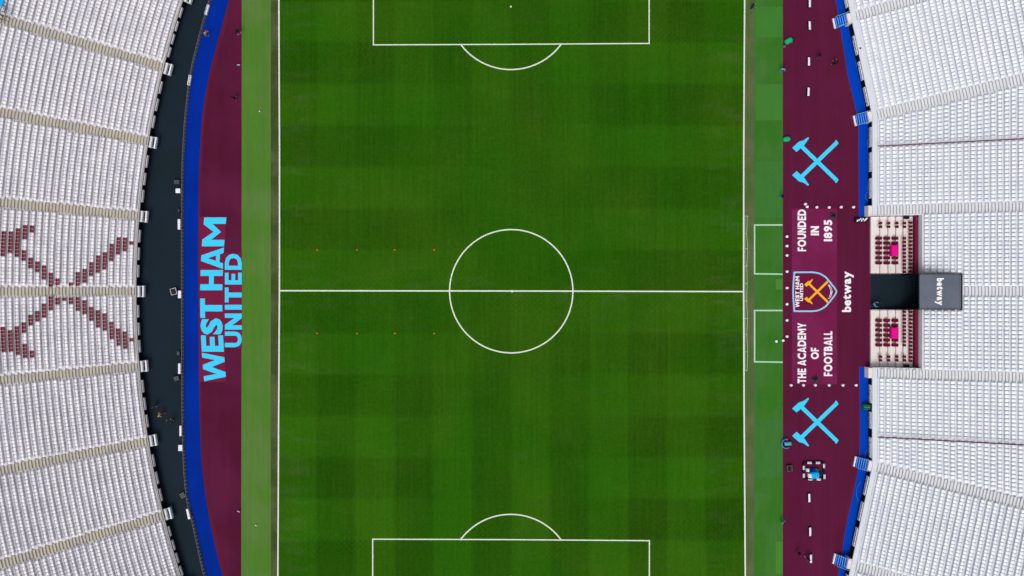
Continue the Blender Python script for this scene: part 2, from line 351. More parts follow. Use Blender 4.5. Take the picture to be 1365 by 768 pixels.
# ------------------------------------------------------------------ lettering from the built-in font, bent onto measured boxes
_g = {}
def poly_glyphs():
    t = .235; h = t * .92
    G = {}
    G['E'] = [[(0, 0), (.66, 0), (.66, h), (t, h), (t, .5 - h / 2), (.60, .5 - h / 2), (.60, .5 + h / 2), (t, .5 + h / 2), (t, 1 - h), (.66, 1 - h), (.66, 1), (0, 1)]]
    G['F'] = [[(0, 0), (t, 0), (t, .5 - h / 2 - .03), (.56, .5 - h / 2 - .03), (.56, .5 + h / 2 - .03), (t, .5 + h / 2 - .03), (t, 1 - h), (.62, 1 - h), (.62, 1), (0, 1)]]
    G['L'] = [[(0, 0), (.60, 0), (.60, h), (t, h), (t, 1), (0, 1)]]
    G['T'] = [[(.36 - t / 2, 0), (.36 + t / 2, 0), (.36 + t / 2, 1 - h), (.72, 1 - h), (.72, 1), (0, 1), (0, 1 - h), (.36 - t / 2, 1 - h)]]
    G['I'] = [[(0, 0), (t, 0), (t, 1), (0, 1)]]
    G['H'] = [[(0, 0), (t, 0), (t, .5 - h / 2), (.8 - t, .5 - h / 2), (.8 - t, 0), (.8, 0), (.8, 1), (.8 - t, 1), (.8 - t, .5 + h / 2), (t, .5 + h / 2), (t, 1), (0, 1)]]
    G['N'] = [[(0, 0), (t * .92, 0), (t * .92, .58), (.8 - t, 0), (.8, 0), (.8, 1), (.8 - t * .92, 1), (.8 - t * .92, .42), (t, 1), (0, 1)]]
    G['M'] = [[(0, 0), (t * .95, 0), (t * .95, .60), (.5, .18), (1 - t * .95, .60), (1 - t * .95, 0), (1, 0), (1, 1), (1 - t, 1), (.5, .52), (t, 1), (0, 1)]]
    w = 1.25; a = .215
    G['W'] = [[(.20, 0), (.40, 0), (.625, .60), (.85, 0), (1.05, 0), (1.25, 1), (1.25 - a, 1), (.93, .42), (.72, 1), (.53, 1), (.32, .42), (a, 1), (0, 1)]]
    q = .46
    G['A'] = [[(0, 0), (.235, 0), (.29, .16), (q, .16), (q, .33), (.345, .33), (q, .70), (q, 1), (.34, 1)], [(2 * q, 0), (2 * q - .34, 1), (q, 1), (q, .70), (2 * q - .345, .33), (q, .33), (q, .16), (2 * q - .29, .16), (2 * q - .235, 0)]]
    G['Y'] = [[(.42 - t / 2, 0), (.42 + t / 2, 0), (.42 + t / 2, .38), (.84, 1), (.84 - .25, 1), (.42, .60), (.25, 1), (0, 1), (.42 - t / 2, .38)]]
    out = {}
    for k, ps in G.items():
        v = []; f = []
        for p in ps: f.append(tuple(range(len(v), len(v) + len(p)))); v += p
        out[k] = (v, f)
    return out
PG = poly_glyphs()
def glyph(ch, off):
    if ch in PG and (ch, off) not in _g:
        hv, _ = glyph('1', off); lo = min(p[1] for p in hv); hi = max(p[1] for p in hv)
        _g[ch, off] = ([(x * (hi - lo) * .92, lo + y * (hi - lo)) for x, y in PG[ch][0]], PG[ch][1])
    if (ch, off) in _g: return _g[ch, off]
    cu = bpy.data.curves.new('g', 'FONT'); cu.body = ch; cu.size = 1; cu.offset = off; cu.resolution_u = 3; cu.fill_mode = 'FRONT'
    o = bpy.data.objects.new('g', cu); C.objects.link(o)
    bpy.context.view_layer.update()
    me = bpy.data.meshes.new_from_object(o.evaluated_get(bpy.context.evaluated_depsgraph_get()))
    v = [(p.co.x, p.co.y) for p in me.vertices]; f = [tuple(p.vertices) for p in me.polygons]
    bpy.data.objects.remove(o); bpy.data.curves.remove(cu); bpy.data.meshes.remove(me)
    _g[ch, off] = (v, f); return v, f
def letter(ch, mapf, z, m, parent, off=.045, norm=True, gx=0, sx=1, box=None):
    v, f = glyph(ch, off)
    xs = [p[0] for p in v]; yv = [p[1] for p in v]
    if box is None: box = (min(xs), min(yv), max(xs), max(yv))
    q = MB()
    for p in v:
        u = (p[0] - box[0] + gx) / (box[2] - box[0]); w = (p[1] - box[1]) / (box[3] - box[1]); q.v.append(tuple(mapf(u, w, z)))
    q.f = list(f); q.mi = [0] * len(f)
    o = up(q.obj('letter' if ch.isalpha() else 'numeral', m)); return child(o, parent)
def word(s, mapf, z, m, parent, off=.04, gap=.075, space=.26):
    """the word's own bounding box is mapped onto (u, w) in 0..1"""
    cur = 0; it = []
    for ch in s:
        if ch == ' ': cur += space; continue
        v, f = glyph(ch, off); x0 = min(p[0] for p in v); x1 = max(p[0] for p in v)
        it.append((ch, cur - x0)); cur += x1 - x0 + gap
    tot = cur - gap; lo = min(p[1] for ch, _ in it for p in glyph(ch, off)[0]); hi = max(p[1] for ch, _ in it for p in glyph(ch, off)[0])
    for ch, dx in it: letter(ch, mapf, z, m, parent, off, box=(0, lo, tot, hi), gx=dx)
def upmap(xl, xr, yt, yb, bend=None, zz=0):       # reads from bottom to top of the picture
    def f(u, w, z):
        y = yb - u * (yb - yt); x = xr - w * (xr - xl) + (bend(y) if bend else 0); p = P(x, y, zz); p.z = zz + z; return p
    return f
def downmap(xl, xr, yt, yb, zz=0):
    def f(u, w, z):
        p = P(xl + w * (xr - xl), yt + u * (yb - yt), zz); p.z = zz + z; return p
    return f
# left banner
lb = empty('ground_banner', P(283, 399), 0, 'claret ground mat with large sky blue club lettering beside the left touchline', 'banner')
bend = lambda y: 5.6 * ((y - 399) / 110) ** 2
q = MB(); yl = list(np.linspace(289, 509, 24)); q.strip([P(265.5, y) + Vector((0, 0, .012)) for y in yl], [P(299.3 + .35 * bend(y), y) + Vector((0, 0, .012)) for y in yl]); child(up(q.obj('mat', M['matl'])), lb)
q = MB(); q.strip([P(299.0, y) + Vector((0, 0, .0135)) for y in (337, 464)], [P(322.6, y) + Vector((0, 0, .0135)) for y in (337, 464)]); child(up(q.obj('mat', M['matl'])), lb)
for ch, yt, yb in (('W', 470.2, 508.3), ('E', 447.2, 468.9), ('S', 424.3, 446), ('T', 398, 423.8), ('H', 360, 387), ('A', 330, 358.5), ('M', 290, 328.4)):
    letter(ch, upmap(266.8, 296.3, yt, yb, bend), .018, M['cyan'], lb, .05)
for ch, yt, yb in (('U', 442, 462.8), ('N', 418, 439.5), ('I', 406.4, 412.8), ('T', 383.4, 403.2), ('E', 363.6, 379.3), ('D', 338.5, 359.7)):
    letter(ch, upmap(299.8, 322.3, yt, yb), .018, M['cyan'], lb, .042)
# right banner with crest
rb = empty('ground_banner', P(1086, 395), 0, 'claret ground mat with white motto lettering and club crest in front of the tunnel', 'banner')
q = MB(); q.poly([P(x, y) + Vector((0, 0, .012)) for x, y in ((1055.6, 278), (1115.8, 278), (1115.8, 512.3), (1055.6, 512.3))]); child(up(q.obj('mat', M['mat_'])), rb)
for s, xl, xr, yt, yb in (('FOUNDED', 1063, 1074.6, 279.3, 335), ('IN', 1080.6, 1091.6, 301.6, 313.8), ('1895', 1098, 1109.6, 293.2, 321.7),
                          ('THE ACADEMY', 1063, 1074.6, 430.6, 510.8), ('OF', 1080.6, 1091.6, 463.4, 478.9), ('FOOTBALL', 1098, 1109.6, 441.6, 501.4)):
    word(s, upmap(xl, xr, yt, yb), .018, M['wprint'], rb, .045)
cp = [(95, 88), (240, 86), (380, 86), (445, 92), (500, 106), (552, 132), (600, 165), (642, 205), (680, 250), (712, 292), (740, 332), (762, 370), (777, 402)]
cpl = cp + [(x, 804 - y) for x, y in cp[::-1][1:]] + [(82, 560), (76, 402), (82, 244)]
CR = lambda x, y: (1050 + x / 11.82, 355 + y / 11.82)
crest = MB(); crest.poly([P(*CR(x, y)) + Vector((0, 0, .016)) for x, y in cpl]); crest = child(up(crest.obj('crest', M['crest'])), rb)
def child2(o, par): o.parent = par; return o
c_in = lambda: None
child2(pline('border', [CR(x + 9 * (x < 100) - 8 * (x > 600), y + (9 if y < 300 else -9 if y > 500 else 0)) for x, y in cpl], .23, .020, M['paleblue'], True, None), crest)
HEAD = [(-33.7, -18.2), (-24.5, -26.5), (-19, -28), (-12.5, -32.4), (-11.2, -31.2), (-17.8, -21.4), (-27.8, -12.8)]
def hammers(cx, cy, s, z, m, par, w=5.2):
    for sg, zz in ((1, 0), (-1, .004)):
        f = lambda x, y: P(cx + s * x, cy + s * sg * y) + Vector((0, 0, z + zz))
        q = MB(); d = w / 2 * .7071
        ends = [(-21.5 - d, -20.5 + d), (-21.5 + d, -20.5 - d), (25.2 + d, 24.6 - d), (26.4 + d, 26.2 - d), (26.2, 27.4), (26.2 - d, 27.2 + d), (25.2 - d, 24.6 + d)]
        q.poly([f(x, y) for x, y in ends]); hd = HEAD
        q.poly([f(x, y) + Vector((0, 0, .0015)) for x, y in hd])
        o = up(q.obj('hammer', m)); child(o, par) if par.type == 'EMPTY' else child2(o, par)
hammers(*CR(466, 402), .52, .022, M['gold'], crest, 5.6)
def word2(s, mf, z, m, par, **k):
    e = empty('tmp', (0, 0, 0)); word(s, mf, z, m, e, **k)
    bm = bmesh.new()
    for c in list(e.children): bm.from_mesh(c.data); bpy.data.objects.remove(c)
    bpy.data.objects.remove(e); me = bpy.data.meshes.new('lettering'); bm.to_mesh(me); bm.free(); me.materials.append(m)
    o = link('lettering', me, par); return o
word2('WEST HAM', upmap(1060.0, 1065.6, 368.4, 409.6), .021, M['wprint'], crest, off=.05)
word2('UNITED', upmap(1066.3, 1070.6, 377.6, 401.2), .024, M['wprint'], crest, off=.04)
word2('LONDON', upmap(1104.2, 1107.2, 379.9, 398, lambda y: 3.4 - 3.6 * ((y - 389) / 9) ** 2 - .9), .021, M['wprint'], crest, off=.03)
gl = empty('ground_lettering', P(1130, 389), 0, 'white sponsor lettering laid on the claret track between the crest mat and tunnel', 'lettering')
word('betway', upmap(1122.4, 1138, 361.8, 416), .010, M['wprint'], gl, .04, .03)
for cy, lab in ((215.4, 'sky blue crossed hammers emblem on the claret track, above the motto mat'), (562.8, 'sky blue crossed hammers emblem on the claret track, below the motto mat')):
    e = empty('hammer_emblem', P(1089.6, cy), 0, lab, 'emblem', 'crossed hammers emblems on the track'); hammers(1089.6, cy, 1, .010, M['cyan'], e)

# ------------------------------------------------------------------ seats
def seat_shell():
    """one moulded tip-up seat, front edge towards -y, standing on z = 0; width along x"""
    prof = [(-.25, .38), (-.23, .43), (-.05, .415), (.10, .43), (.15, .51), (.185, .63)]
    cols = [-.212, -.165, 0, .165, .212]; dz = [-.012, .014, 0, .014, -.012]
    v = []; f = []
    for sh in (0, 1):
        for (d, h) in prof:
            for c, e in zip(cols, dz):
                cc = c * (.94 if d > .14 else 1)
                v.append((cc, d + (.035 if sh and h > .5 else 0) - (e if h > .5 else 0), h + (e if h < .5 else 0) - (.045 if sh and h <= .5 else 0)))
    n = len(cols); m = len(prof); o2 = n * m
    for i in range(m - 1):
        for j in range(n - 1):
            a = i * n + j; f.append((a, a + 1, a + n + 1, a + n)); f.append((o2 + a, o2 + a + n, o2 + a + n + 1, o2 + a + 1))
    for i in range(m - 1):
        a = i * n; f.append((a, a + n, o2 + a + n, o2 + a)); a = i * n + n - 1; f.append((a + n, a, o2 + a, o2 + a + n))
    for j in range(n - 1):
        f.append((j + 1, j, o2 + j, o2 + j + 1)); a = (m - 1) * n + j; f.append((a, a + 1, o2 + a + 1, o2 + a))
    b = len(v)      # pedestal
    for z in (0, .37):
        for x, y in ((-.05, -.02), (.05, -.02), (.05, .10), (-.05, .10)): v.append((x, y, z))
    for i in range(4): j = (i + 1) % 4; f.append((b + i, b + j, b + 4 + j, b + 4 + i))
    return np.array(v, float), np.array(f, int)
SV, SF = seat_shell()
def seat_mesh(name, m):
    me = bpy.data.meshes.new(name); me.from_pydata([tuple(p) for p in SV], [], [tuple(int(i) for i in q) for q in SF]); me.materials.append(m); me.update(); return me
def seats_joined(name, pl, m, parent):
    """pl: list of (x, y, z, rot) -> one mesh"""
    n = len(pl); A = np.array(pl); nv, nf = len(SV), len(SF)
    th = A[:, 3] + rng.normal(0, .02, n); c, s = np.cos(th), np.sin(th)
    tl = rng.normal(0, .06, n)
    vx = SV[None, :, 0]; vy = SV[None, :, 1] * np.cos(tl)[:, None] - (SV[None, :, 2] - .4) * np.sin(tl)[:, None]; vz = SV[None, :, 2] + SV[None, :, 1] * np.sin(tl)[:, None]
    X = A[:, 0, None] + vx * c[:, None] - vy * s[:, None]; Y = A[:, 1, None] + vx * s[:, None] + vy * c[:, None]; Z = A[:, 2, None] + vz
    co = np.stack([X, Y, Z], -1).reshape(-1); F = (SF[None] + (np.arange(n) * nv)[:, None, None]).reshape(-1)
    me = bpy.data.meshes.new(name); me.vertices.add(n * nv); me.vertices.foreach_set('co', co)
    me.loops.add(n * nf * 4); me.loops.foreach_set('vertex_index', F)
    me.polygons.add(n * nf); me.polygons.foreach_set('loop_start', np.arange(n * nf) * 4); me.polygons.foreach_set('loop_total', np.full(n * nf, 4))
    me.materials.append(m); me.update(calc_edges=True); me.validate()
    o = link(name, me, parent); tag(o, kind='stuff'); return o
def step_mesh(name, w, m, d=.40, h=.135):
    q = MB(); q.box((0, 0, h / 2), (w, d - .012, h), 0, 0); q.box((0, -d / 2 + .03, h + .003), (w - .02, .055, .008), 0, 1)
    return q.mesh(name, [m, M['nosing']])
def screen(x, y, z): return 682.5 + x * K * H / (H - z), 384 - y * K * H / (H - z)

# ------------------------------------------------------------------ left stand: rows on arcs about a far centre
Z0, RISE, DEP = 1.5, .27, .80
f0 = (H - Z0) / H / K
LCX, LCY = (1420 - 682.5) * f0, (384 - 388.5) * f0; LR = 1239 * f0
ls = empty('grandstand', (LCX - LR, LCY, 0), 0, 'curved left stand with beige stairways and maroon crossed hammers among its white seats', 'grandstand')
NROW, DA = 30, 4.65
def LP(r, th, z): return (LCX - r * math.cos(th), LCY + r * math.sin(th), z)      # th > 0 is up the picture
def lchild(o): return child(o, ls)
ths = np.radians(np.linspace(-5 * DA, 5 * DA, 121))
ter = MB()
r_in = LR; z = Z0
rad = [LR, LR + .12] + [LR + .12 + DEP * k for k in range(1, NROW + 1)]
# first walkway strip then treads
zs = [Z0] + [Z0 + .13 + RISE * k for k in range(NROW)]
for i in range(len(zs)):
    a, b = rad[i], rad[i + 1]
    ter.strip([LP(a, t, zs[i]) for t in ths], [LP(b, t, zs[i]) for t in ths])
    zb = 0 if i == 0 else zs[i - 1]
    if i: ter.strip([LP(a, t, zb) for t in ths], [LP(a, t, zs[i]) for t in ths])
zt = zs[-1]; ter.strip([LP(rad[-1], t, zt) for t in ths], [LP(rad[-1], t, 0) for t in ths])
for t in (ths[0], ths[-1]): ter.poly([LP(LR, t, 0)] + [p for i in range(len(zs)) for p in (LP(rad[i], t, zs[i]), LP(rad[i + 1], t, zs[i]))] + [LP(rad[-1], t, 0)])
lchild(ter.obj('terrace', M['terl']))
fw = MB(); fw.strip([LP(LR + .02, t, 0) for t in ths], [LP(LR + .02, t, Z0 - .14) for t in ths]); lchild(fw.obj('front_wall', M['dark']))
co = MB()       # light concrete coping along the front
A1 = [LP(LR - .04, t, Z0 - .15) for t in ths]; A2 = [LP(LR - .04, t, Z0 + .02) for t in ths]; A3 = [LP(LR + .10, t, Z0 + .02) for t in ths]
co.strip(A1, A2); co.strip(A2, A3); lchild(co.obj('coping', M['fasc']))
HAM = {0: [(527, 543)], 1: [(490, 578)], 2: [(505, 595)], 3: [(540, 630)], 4: [(578, 668)], 5: [(595, 685)], 6: [(632, 703)], 7: [(672, 745)], 8: [(692, 768)], 9: [(730, 768)],
       10: [(748, 768)], 11: [(712, 768)], 12: [(692, 768)], 13: [(652, 722)], 14: [(630, 683)], 15: [(428, 465), (608, 662)], 16: [(430, 500), (568, 620)], 17: [(448, 600)], 18: [(465, 580)], 19: [(460, 598)], 20: [(470, 590)], 21: [(480, 560)]}
HAMB = {0: [(268, 284)], 1: [(232, 322)], 2: [(213, 305)], 3: [(178, 270)], 4: [(140, 235)], 5: [(120, 215)], 6: [(102, 178)], 7: [(62, 138)], 8: [(36, 115)], 9: [(36, 78)],
        10: [(36, 60)], 11: [(36, 98)], 12: [(36, 116)], 13: [(80, 155)], 14: [(120, 177)], 15: [(142, 197), (340, 378)], 16: [(182, 236), (300, 378)], 17: [(203, 360)], 18: [(225, 345)], 19: [(205, 345)], 20: [(212, 335)], 21: [(235, 320)]}
def is_maroon(k, py):
    a = any(192 + r[0] / 4 <= py <= 192 + r[1] / 4 for r in HAM.get(k, [])); b = any(384 + r[0] / 4 <= py <= 384 + r[1] / 4 for r in HAMB.get(k, []))
    return a or b
AW = 1.14          # stairway width
white_l, mar_l = [], []
for k in range(NROW):
    r = LR + .12 + DEP * k + .44; zk = zs[k + 1]
    for sct in range(-5, 5):
        a0, a1 = R(sct * DA), R((sct + 1) * DA)
        L = r * (a1 - a0) - AW - .10; n = int(L / .498); s0 = -n * .498 / 2 + .249
        for j in range(n):
            th = (a0 + a1) / 2 + (s0 + j * .498) / r
            p = LP(r, th, zk); sx, sy = screen(p[0], p[1], zk + .5)
            if sx < -75 or sy < -75 or sy > 845: continue
            rot = math.pi / 2 - th       # local -y (front of the seat) must face the pitch (+x)
            (mar_l if is_maroon(k, sy) else white_l).append((*p, rot, k, sx, sy))
mm = seat_mesh('seat', M['mar']); wm = seat_mesh('seat', M['seat'])
for s in mar_l: child(link('seat', mm, None, s[:3], s[3] + random.gauss(0, .02)), ls)
vis = [s for s in white_l if s[5] > 0 and 0 < s[6] < 768]; vis.sort(key=lambda s: (s[4], abs(s[6] - 388)))
ind = set(id(s) for s in vis[:300 - len(mar_l)])
for s in vis[:300 - len(mar_l)]: child(link('seat', wm, None, s[:3], s[3] + random.gauss(0, .02)), ls)
lchild(seats_joined('seat_rows', [s[:4] for s in white_l if id(s) not in ind], M['seat'], None))
stm = step_mesh('step', AW, M['stepl'])
for a in range(-4, 5):
    th = R(a * DA); st = empty('stairway', LP(LR, th, Z0)); child(st, ls)
    rot = math.pi / 2 - th
    for k in range(NROW):
        for h in (0, 1):
            r = LR + .12 + DEP * k + .2 + .4 * h; p = LP(r, th, zs[k + 1] + (.004 if h == 0 else .004 + .135) - .13)
            if screen(*p)[0] < -40: continue
            o = link('step', stm, None, p, rot); o.parent = st; o.matrix_parent_inverse = Matrix.Translation(-Vector(LP(LR, th, Z0)))
    # stair foot: landing block and white gate panel facing the track
    q = MB(); q.box((0, -.22, 1.02), (1.62, .40, .5), 0, 0, bev=.04); q.box((-.7, -.30, .4), (.08, .10, .8)); q.box((.7, -.30, .4), (.08, .10, .8)); q.box((0, -.12, 1.30), (1.2, .05, .05), mi=1); q.box((-.74, -.5, 1.0), (.06, .5, .06)); q.box((.74, -.5, 1.0), (.06, .5, .06))
    lo = q.obj('gate_landing', [M['offw'], M['mgrey']], None, LP(LR, th, 0), rot); child(lo, ls)
    q = MB(); q.box((0, -.86, .86), (1.66, .24, .55), 0, 0, bev=.03); gp = q.obj('gate_panel', M['white'], None, LP(LR, th, 0), rot); child(gp, ls)
q = MB(); q.box((0, -.10, 0), (1.78, .05, .44), 0, 0); q.box((0, -.07, .24), (1.80, .12, .04), 0, 0); bdm = q.mesh('edge_board', M['white'])
q = MB(); q.box((0, -.10, 0), (1.45, .05, .40), 0, 0); q.box((0, -.07, .22), (1.47, .12, .04), 0, 0); bdm2 = q.mesh('edge_board', M['white'])
for sct in range(-5, 5):
    for fr in (.27, .5, .735) if -3 <= sct < 3 else (.22, .40, .58, .77):
        th = R((sct + fr) * DA); child(link('edge_board', bdm if -3 <= sct < 3 else bdm2, None, LP(LR - .03, th, .98), math.pi / 2 - th), ls)

# ------------------------------------------------------------------ right stand: straight middle, angled ends
X0 = 52.2; DEPR = .785; NR = 25
YU, YD, TILT = 24.9, -25.8, 12.0
rs = empty('grandstand', (X0, -.5, 0), 0, 'pale stand on the right with rows of white seats around the dark tunnel', 'grandstand')
def rc(o): return child(o, rs)
zr = [Z0] + [Z0 + .13 + RISE * k for k in range(NR)]
xr_ = [X0, X0 + .62] + [X0 + .62 + DEPR * k for k in range(1, NR + 1)]
tan = math.tan(R(TILT))
def yu(x): return YU + (x - X0) * tan
def yd(x): return YD - (x - X0) * tan
BOXU, BOXD = 10.45, -11.45; XB = P(1226.5, 0, 3.2).x
TU, TD = P(0, 365, 4).y, P(0, 413, 4).y
def spans(k, x, a):      # y spans of terrace row i (0 = front walk)
    if a < P(1229, 0, 3.3).x - .45: return [(yd(x), BOXD), (BOXU, yu(x))]
    if x < P(1281, 0, 5.4).x - .2: return [(yd(x), TD), (TU, yu(x))]
    return [(yd(x), yu(x))]
ter = MB()
for i in range(len(zr)):
    a, b = xr_[i], xr_[i + 1]; xm = (a + b) / 2; zb = zr[i - 1] if i else 0
    for (y0, y1) in spans(i, xm, a):
        ca = lambda y, x: yu(x) if abs(y - yu(xm)) < 1e-6 else yd(x) if abs(y - yd(xm)) < 1e-6 else y
        p = [(a, ca(y0, a)), (b, ca(y0, b)), (b, ca(y1, b)), (a, ca(y1, a))]
        ter.prism(p, 0, zr[i])
# angled ends, local frame: s along the row, d back from the front
cT, sT = math.cos(R(TILT)), math.sin(R(TILT))
def AP(side, s, d, z):
    if side > 0: return (X0 + d * cT - s * sT, YU + d * sT + s * cT, z)
    return (X0 + d * cT - s * sT, YD - d * sT - s * cT, z)
LEN = 27
for side in (1, -1):
    for i in range(len(zr)):
        a, b = xr_[i] - X0, xr_[i + 1] - X0
        if i == 0: a = 0
        pts = [AP(side, 0, a, 0)[:2], AP(side, 0, b, 0)[:2], AP(side, LEN, b, 0)[:2], AP(side, LEN, a, 0)[:2]]
        ter.prism(pts, 0, zr[i])
rc(ter.obj('terrace', M['terr']))
ZW = Z0 - .16
def wall_piece(name, p0, p1, z0, z1, th, m, off=0):
    p0 = Vector(p0); p1 = Vector(p1); d = p1 - p0; n = Vector((d.y, -d.x)).normalized()
    if n.x > 0: n = -n
    c = (p0 + p1) / 2 + n * (th / 2 + off); q = MB(); q.box((0, 0, 0), (d.length, th, z1 - z0)); o = q.obj(name, m, None, (c.x, c.y, (z0 + z1) / 2), math.atan2(d.y, d.x)); return rc(o)
for p0, p1 in (((X0, BOXU), (X0, YU)), ((X0, YD), (X0, BOXD)), (AP(1, 0, 0, 0)[:2], AP(1, LEN, 0, 0)[:2]), (AP(-1, 0, 0, 0)[:2], AP(-1, LEN, 0, 0)[:2])):
    wall_piece('front_wall', p0, p1, 0, ZW, .05, M['dark']); wall_piece('coping', p0, p1, ZW + .002, Z0 + .015, .07, M['stepr'])
white_r = []
SX0 = X0 + .62 + .43
STC = (11.2, -12.3); AWR = 1.28
for k in range(NR):
    x = SX0 + DEPR * k; zk = zr[k + 1]
    blocks = []
    cu = yu(x) - AWR / 2 - .22; cd = yd(x) + AWR / 2 + .22
    inner = [(STC[0] + AWR / 2 + .05, 20.38 - .1), (20.38 + .1, cu), (cd, -21.4 - .1), (-21.4 + .1, STC[1] - AWR / 2 - .05)]
    if x < XB + .1: mid = []
    elif x < P(1281, 0, 5.4).x: mid = [(STC[1] + AWR / 2 + .05, TD - .1), (TU + .1, STC[0] - AWR / 2 - .05)]
    else: mid = [(STC[1] + AWR / 2 + .05, -.48 - AWR / 2 - .05), (-.48 + AWR / 2 + .05, STC[0] - AWR / 2 - .05)]
    for (a, b) in inner + mid:
        n = int((b - a) / .552); sp = min(.58, (b - a) / max(n, 1))
        for j in range(n): white_r.append((x, (a + b) / 2 + (j - (n - 1) / 2) * sp, zk, -math.pi / 2, k))
    d = x - X0
    for side in (1, -1):
        for (a, b) in ((AWR / 2 + .05, 13.9), (13.9 + AWR + .1, LEN - .4)):
            n = int((b - a) / .505)
            for j in range(n):
                s = a + (b - a) / 2 + (j - (n - 1) / 2) * .505; p = AP(side, s, d, zk)
                if abs(screen(*p)[1] - 384) > 460 or screen(*p)[0] > 1440: continue
                white_r.append((*p, -math.pi / 2 + side * R(TILT), k))
def onscr(s): sx, sy = screen(s[0], s[1], s[2]); return sx < 1363 and 4 < sy < 764
vis = [s for s in white_r if onscr(s)]; vis.sort(key=lambda s: (s[4], abs(s[1])))
wr = seat_mesh('seat', M['seatr']); ind = set(id(s) for s in vis[:300])
for s in vis[:300]: child(link('seat', wr, None, s[:3], s[3] + random.gauss(0, .02)), rs)
rc(seats_joined('seat_rows', [s[:4] for s in white_r if id(s) not in ind], M['seatr'], None))
strm = step_mesh('step', AWR, M['stepr'], .3925)
def stair(base, fpos, rot, kmin=0):
    st = empty('stairway', base); child(st, rs)
    for k in range(kmin, NR):
        for h in (0, 1):
            p = fpos(.62 + DEPR * k + .196 + .3925 * h, zr[k + 1] - .13 + .004 + .135 * h)
            if screen(*p)[0] > 1400 or not -30 < screen(*p)[1] < 800: continue
            o = link('step', strm, None, p, rot); o.parent = st; o.matrix_parent_inverse = Matrix.Translation(-Vector(base))
for yc in STC: stair((X0, yc, Z0), lambda d, z, yc=yc: (X0 + d, yc, z), -math.pi / 2)
kk = next(k for k in range(NR) if SX0 + DEPR * k > P(1281, 0, 5.4).x)
stair((X0, -.48, Z0), lambda d, z: (X0 + d, -.48, z), -math.pi / 2, kk)
for side in (1, -1):
    for s in (0, 13.9 + AWR / 2 + .05): stair(AP(side, s, 0, Z0), lambda d, z, side=side, s=s: AP(side, s, d, z), -math.pi / 2 + side * R(TILT))
# maroon handrails running up the block seams
for yc in (20.38, -21.4):
    q = MB(); q.tube([(X0 + .3, yc, Z0 + .9)] + [(SX0 + DEPR * k, yc, zr[k + 1] + .92) for k in range(0, NR)], .08)
    for k in range(0, NR, 2): q.tube([(SX0 + DEPR * k, yc, zr[k + 1]), (SX0 + DEPR * k, yc, zr[k + 1] + .92)], .02)
    rc(q.obj('handrail', M['seam']))
# boards along the front wall, white with dark openings and cut-out marks
def edge_board(L, seed):
    rr = random.Random(seed); q = MB(); q.box((0, 0, 0), (L, .05, .72)); q.box((0, -.03, .37), (L, .10, .03))
    x = -L / 2 + .15
    while x < L / 2 - .2:
        w = rr.uniform(.04, .16); q.box((x + w / 2, -.03, rr.uniform(-.16, .12)), (w, .012, rr.uniform(.14, .42)), mi=1); x += w + rr.uniform(.05, .16)
    return q.mesh('edge_board', [M['white'], M['dgrey']])
def board_at(p, rot, L, seed): o = link('edge_board', edge_board(L, seed), None, (p[0], p[1], .88), rot); child(o, rs); return o
for i, (y0, y1) in enumerate(((170, 196), (203.5, 229), (238, 264.5), (513, 537), (549, 571), (583, 610))):
    ya, yb = P(0, y0, .9).y, P(0, y1, .9).y; board_at((X0 - .12, (ya + yb) / 2), -math.pi / 2, abs(ya - yb), i)
for side in (1, -1):
    for j, s in enumerate((3.0, 6.8, 10.6, 17.6, 21.4)): p = AP(side, s, -.12, 0); board_at(p, -math.pi / 2 + side * R(TILT), 2.75, 10 + j * 2 + side)
# loose hoses and a cable run lying along the foot of the front wall
def loop(px, py, pts, lab, m='hose', r_=.03):
    p = P(px, py); q = MB(); q.tube([(x, y, .05 + .02 * (i % 2)) for i, (x, y) in enumerate(pts)], r_, 5); tag(q.obj('hose', M[m], None, (p.x, p.y, 0)), lab, 'hose')
cir = lambda a, b, n=14, t0=0, t1=340: [(a * math.cos(R(t0 + (t1 - t0) * i / n)), b * math.sin(R(t0 + (t1 - t0) * i / n))) for i in range(n + 1)]
loop(1144.5, 82, [(-.5, 1.9), (-.3, 1.0)] + cir(.42, .95, 14, 90, 420) + [(.7, -1.6), (.9, -2.6)], 'pale blue hose looped on the blue carpet by the upper right stand boards')
loop(1157, 262, [(.1, 2.6), (-.1, 1.2)] + cir(.38, .6, 12, 80, 400), 'pale blue hose looped at the end of the blue carpet, above the tunnel forecourt')
loop(1158.8, 200, [(.1, 2.2), (-.35, 1.2), (-.2, .3), (.1, -.5), (-.2, -1.4), (.1, -2.4)], 'pale blue hose trailing beside the boards right of the upper hammers emblem')
loop(1157.5, 608, cir(.5, 1.0, 12, -40, 250) + [(-.4, -1.4), (.1, -2.2)], 'pale blue hose curled above the blue steps near the equipment pen')
loop(1144, 655, [(.3, 1.4), (-.2, .5), (-.3, -.6), (.0, -1.6)], 'pale blue hose trailing below the blue steps near the equipment pen')
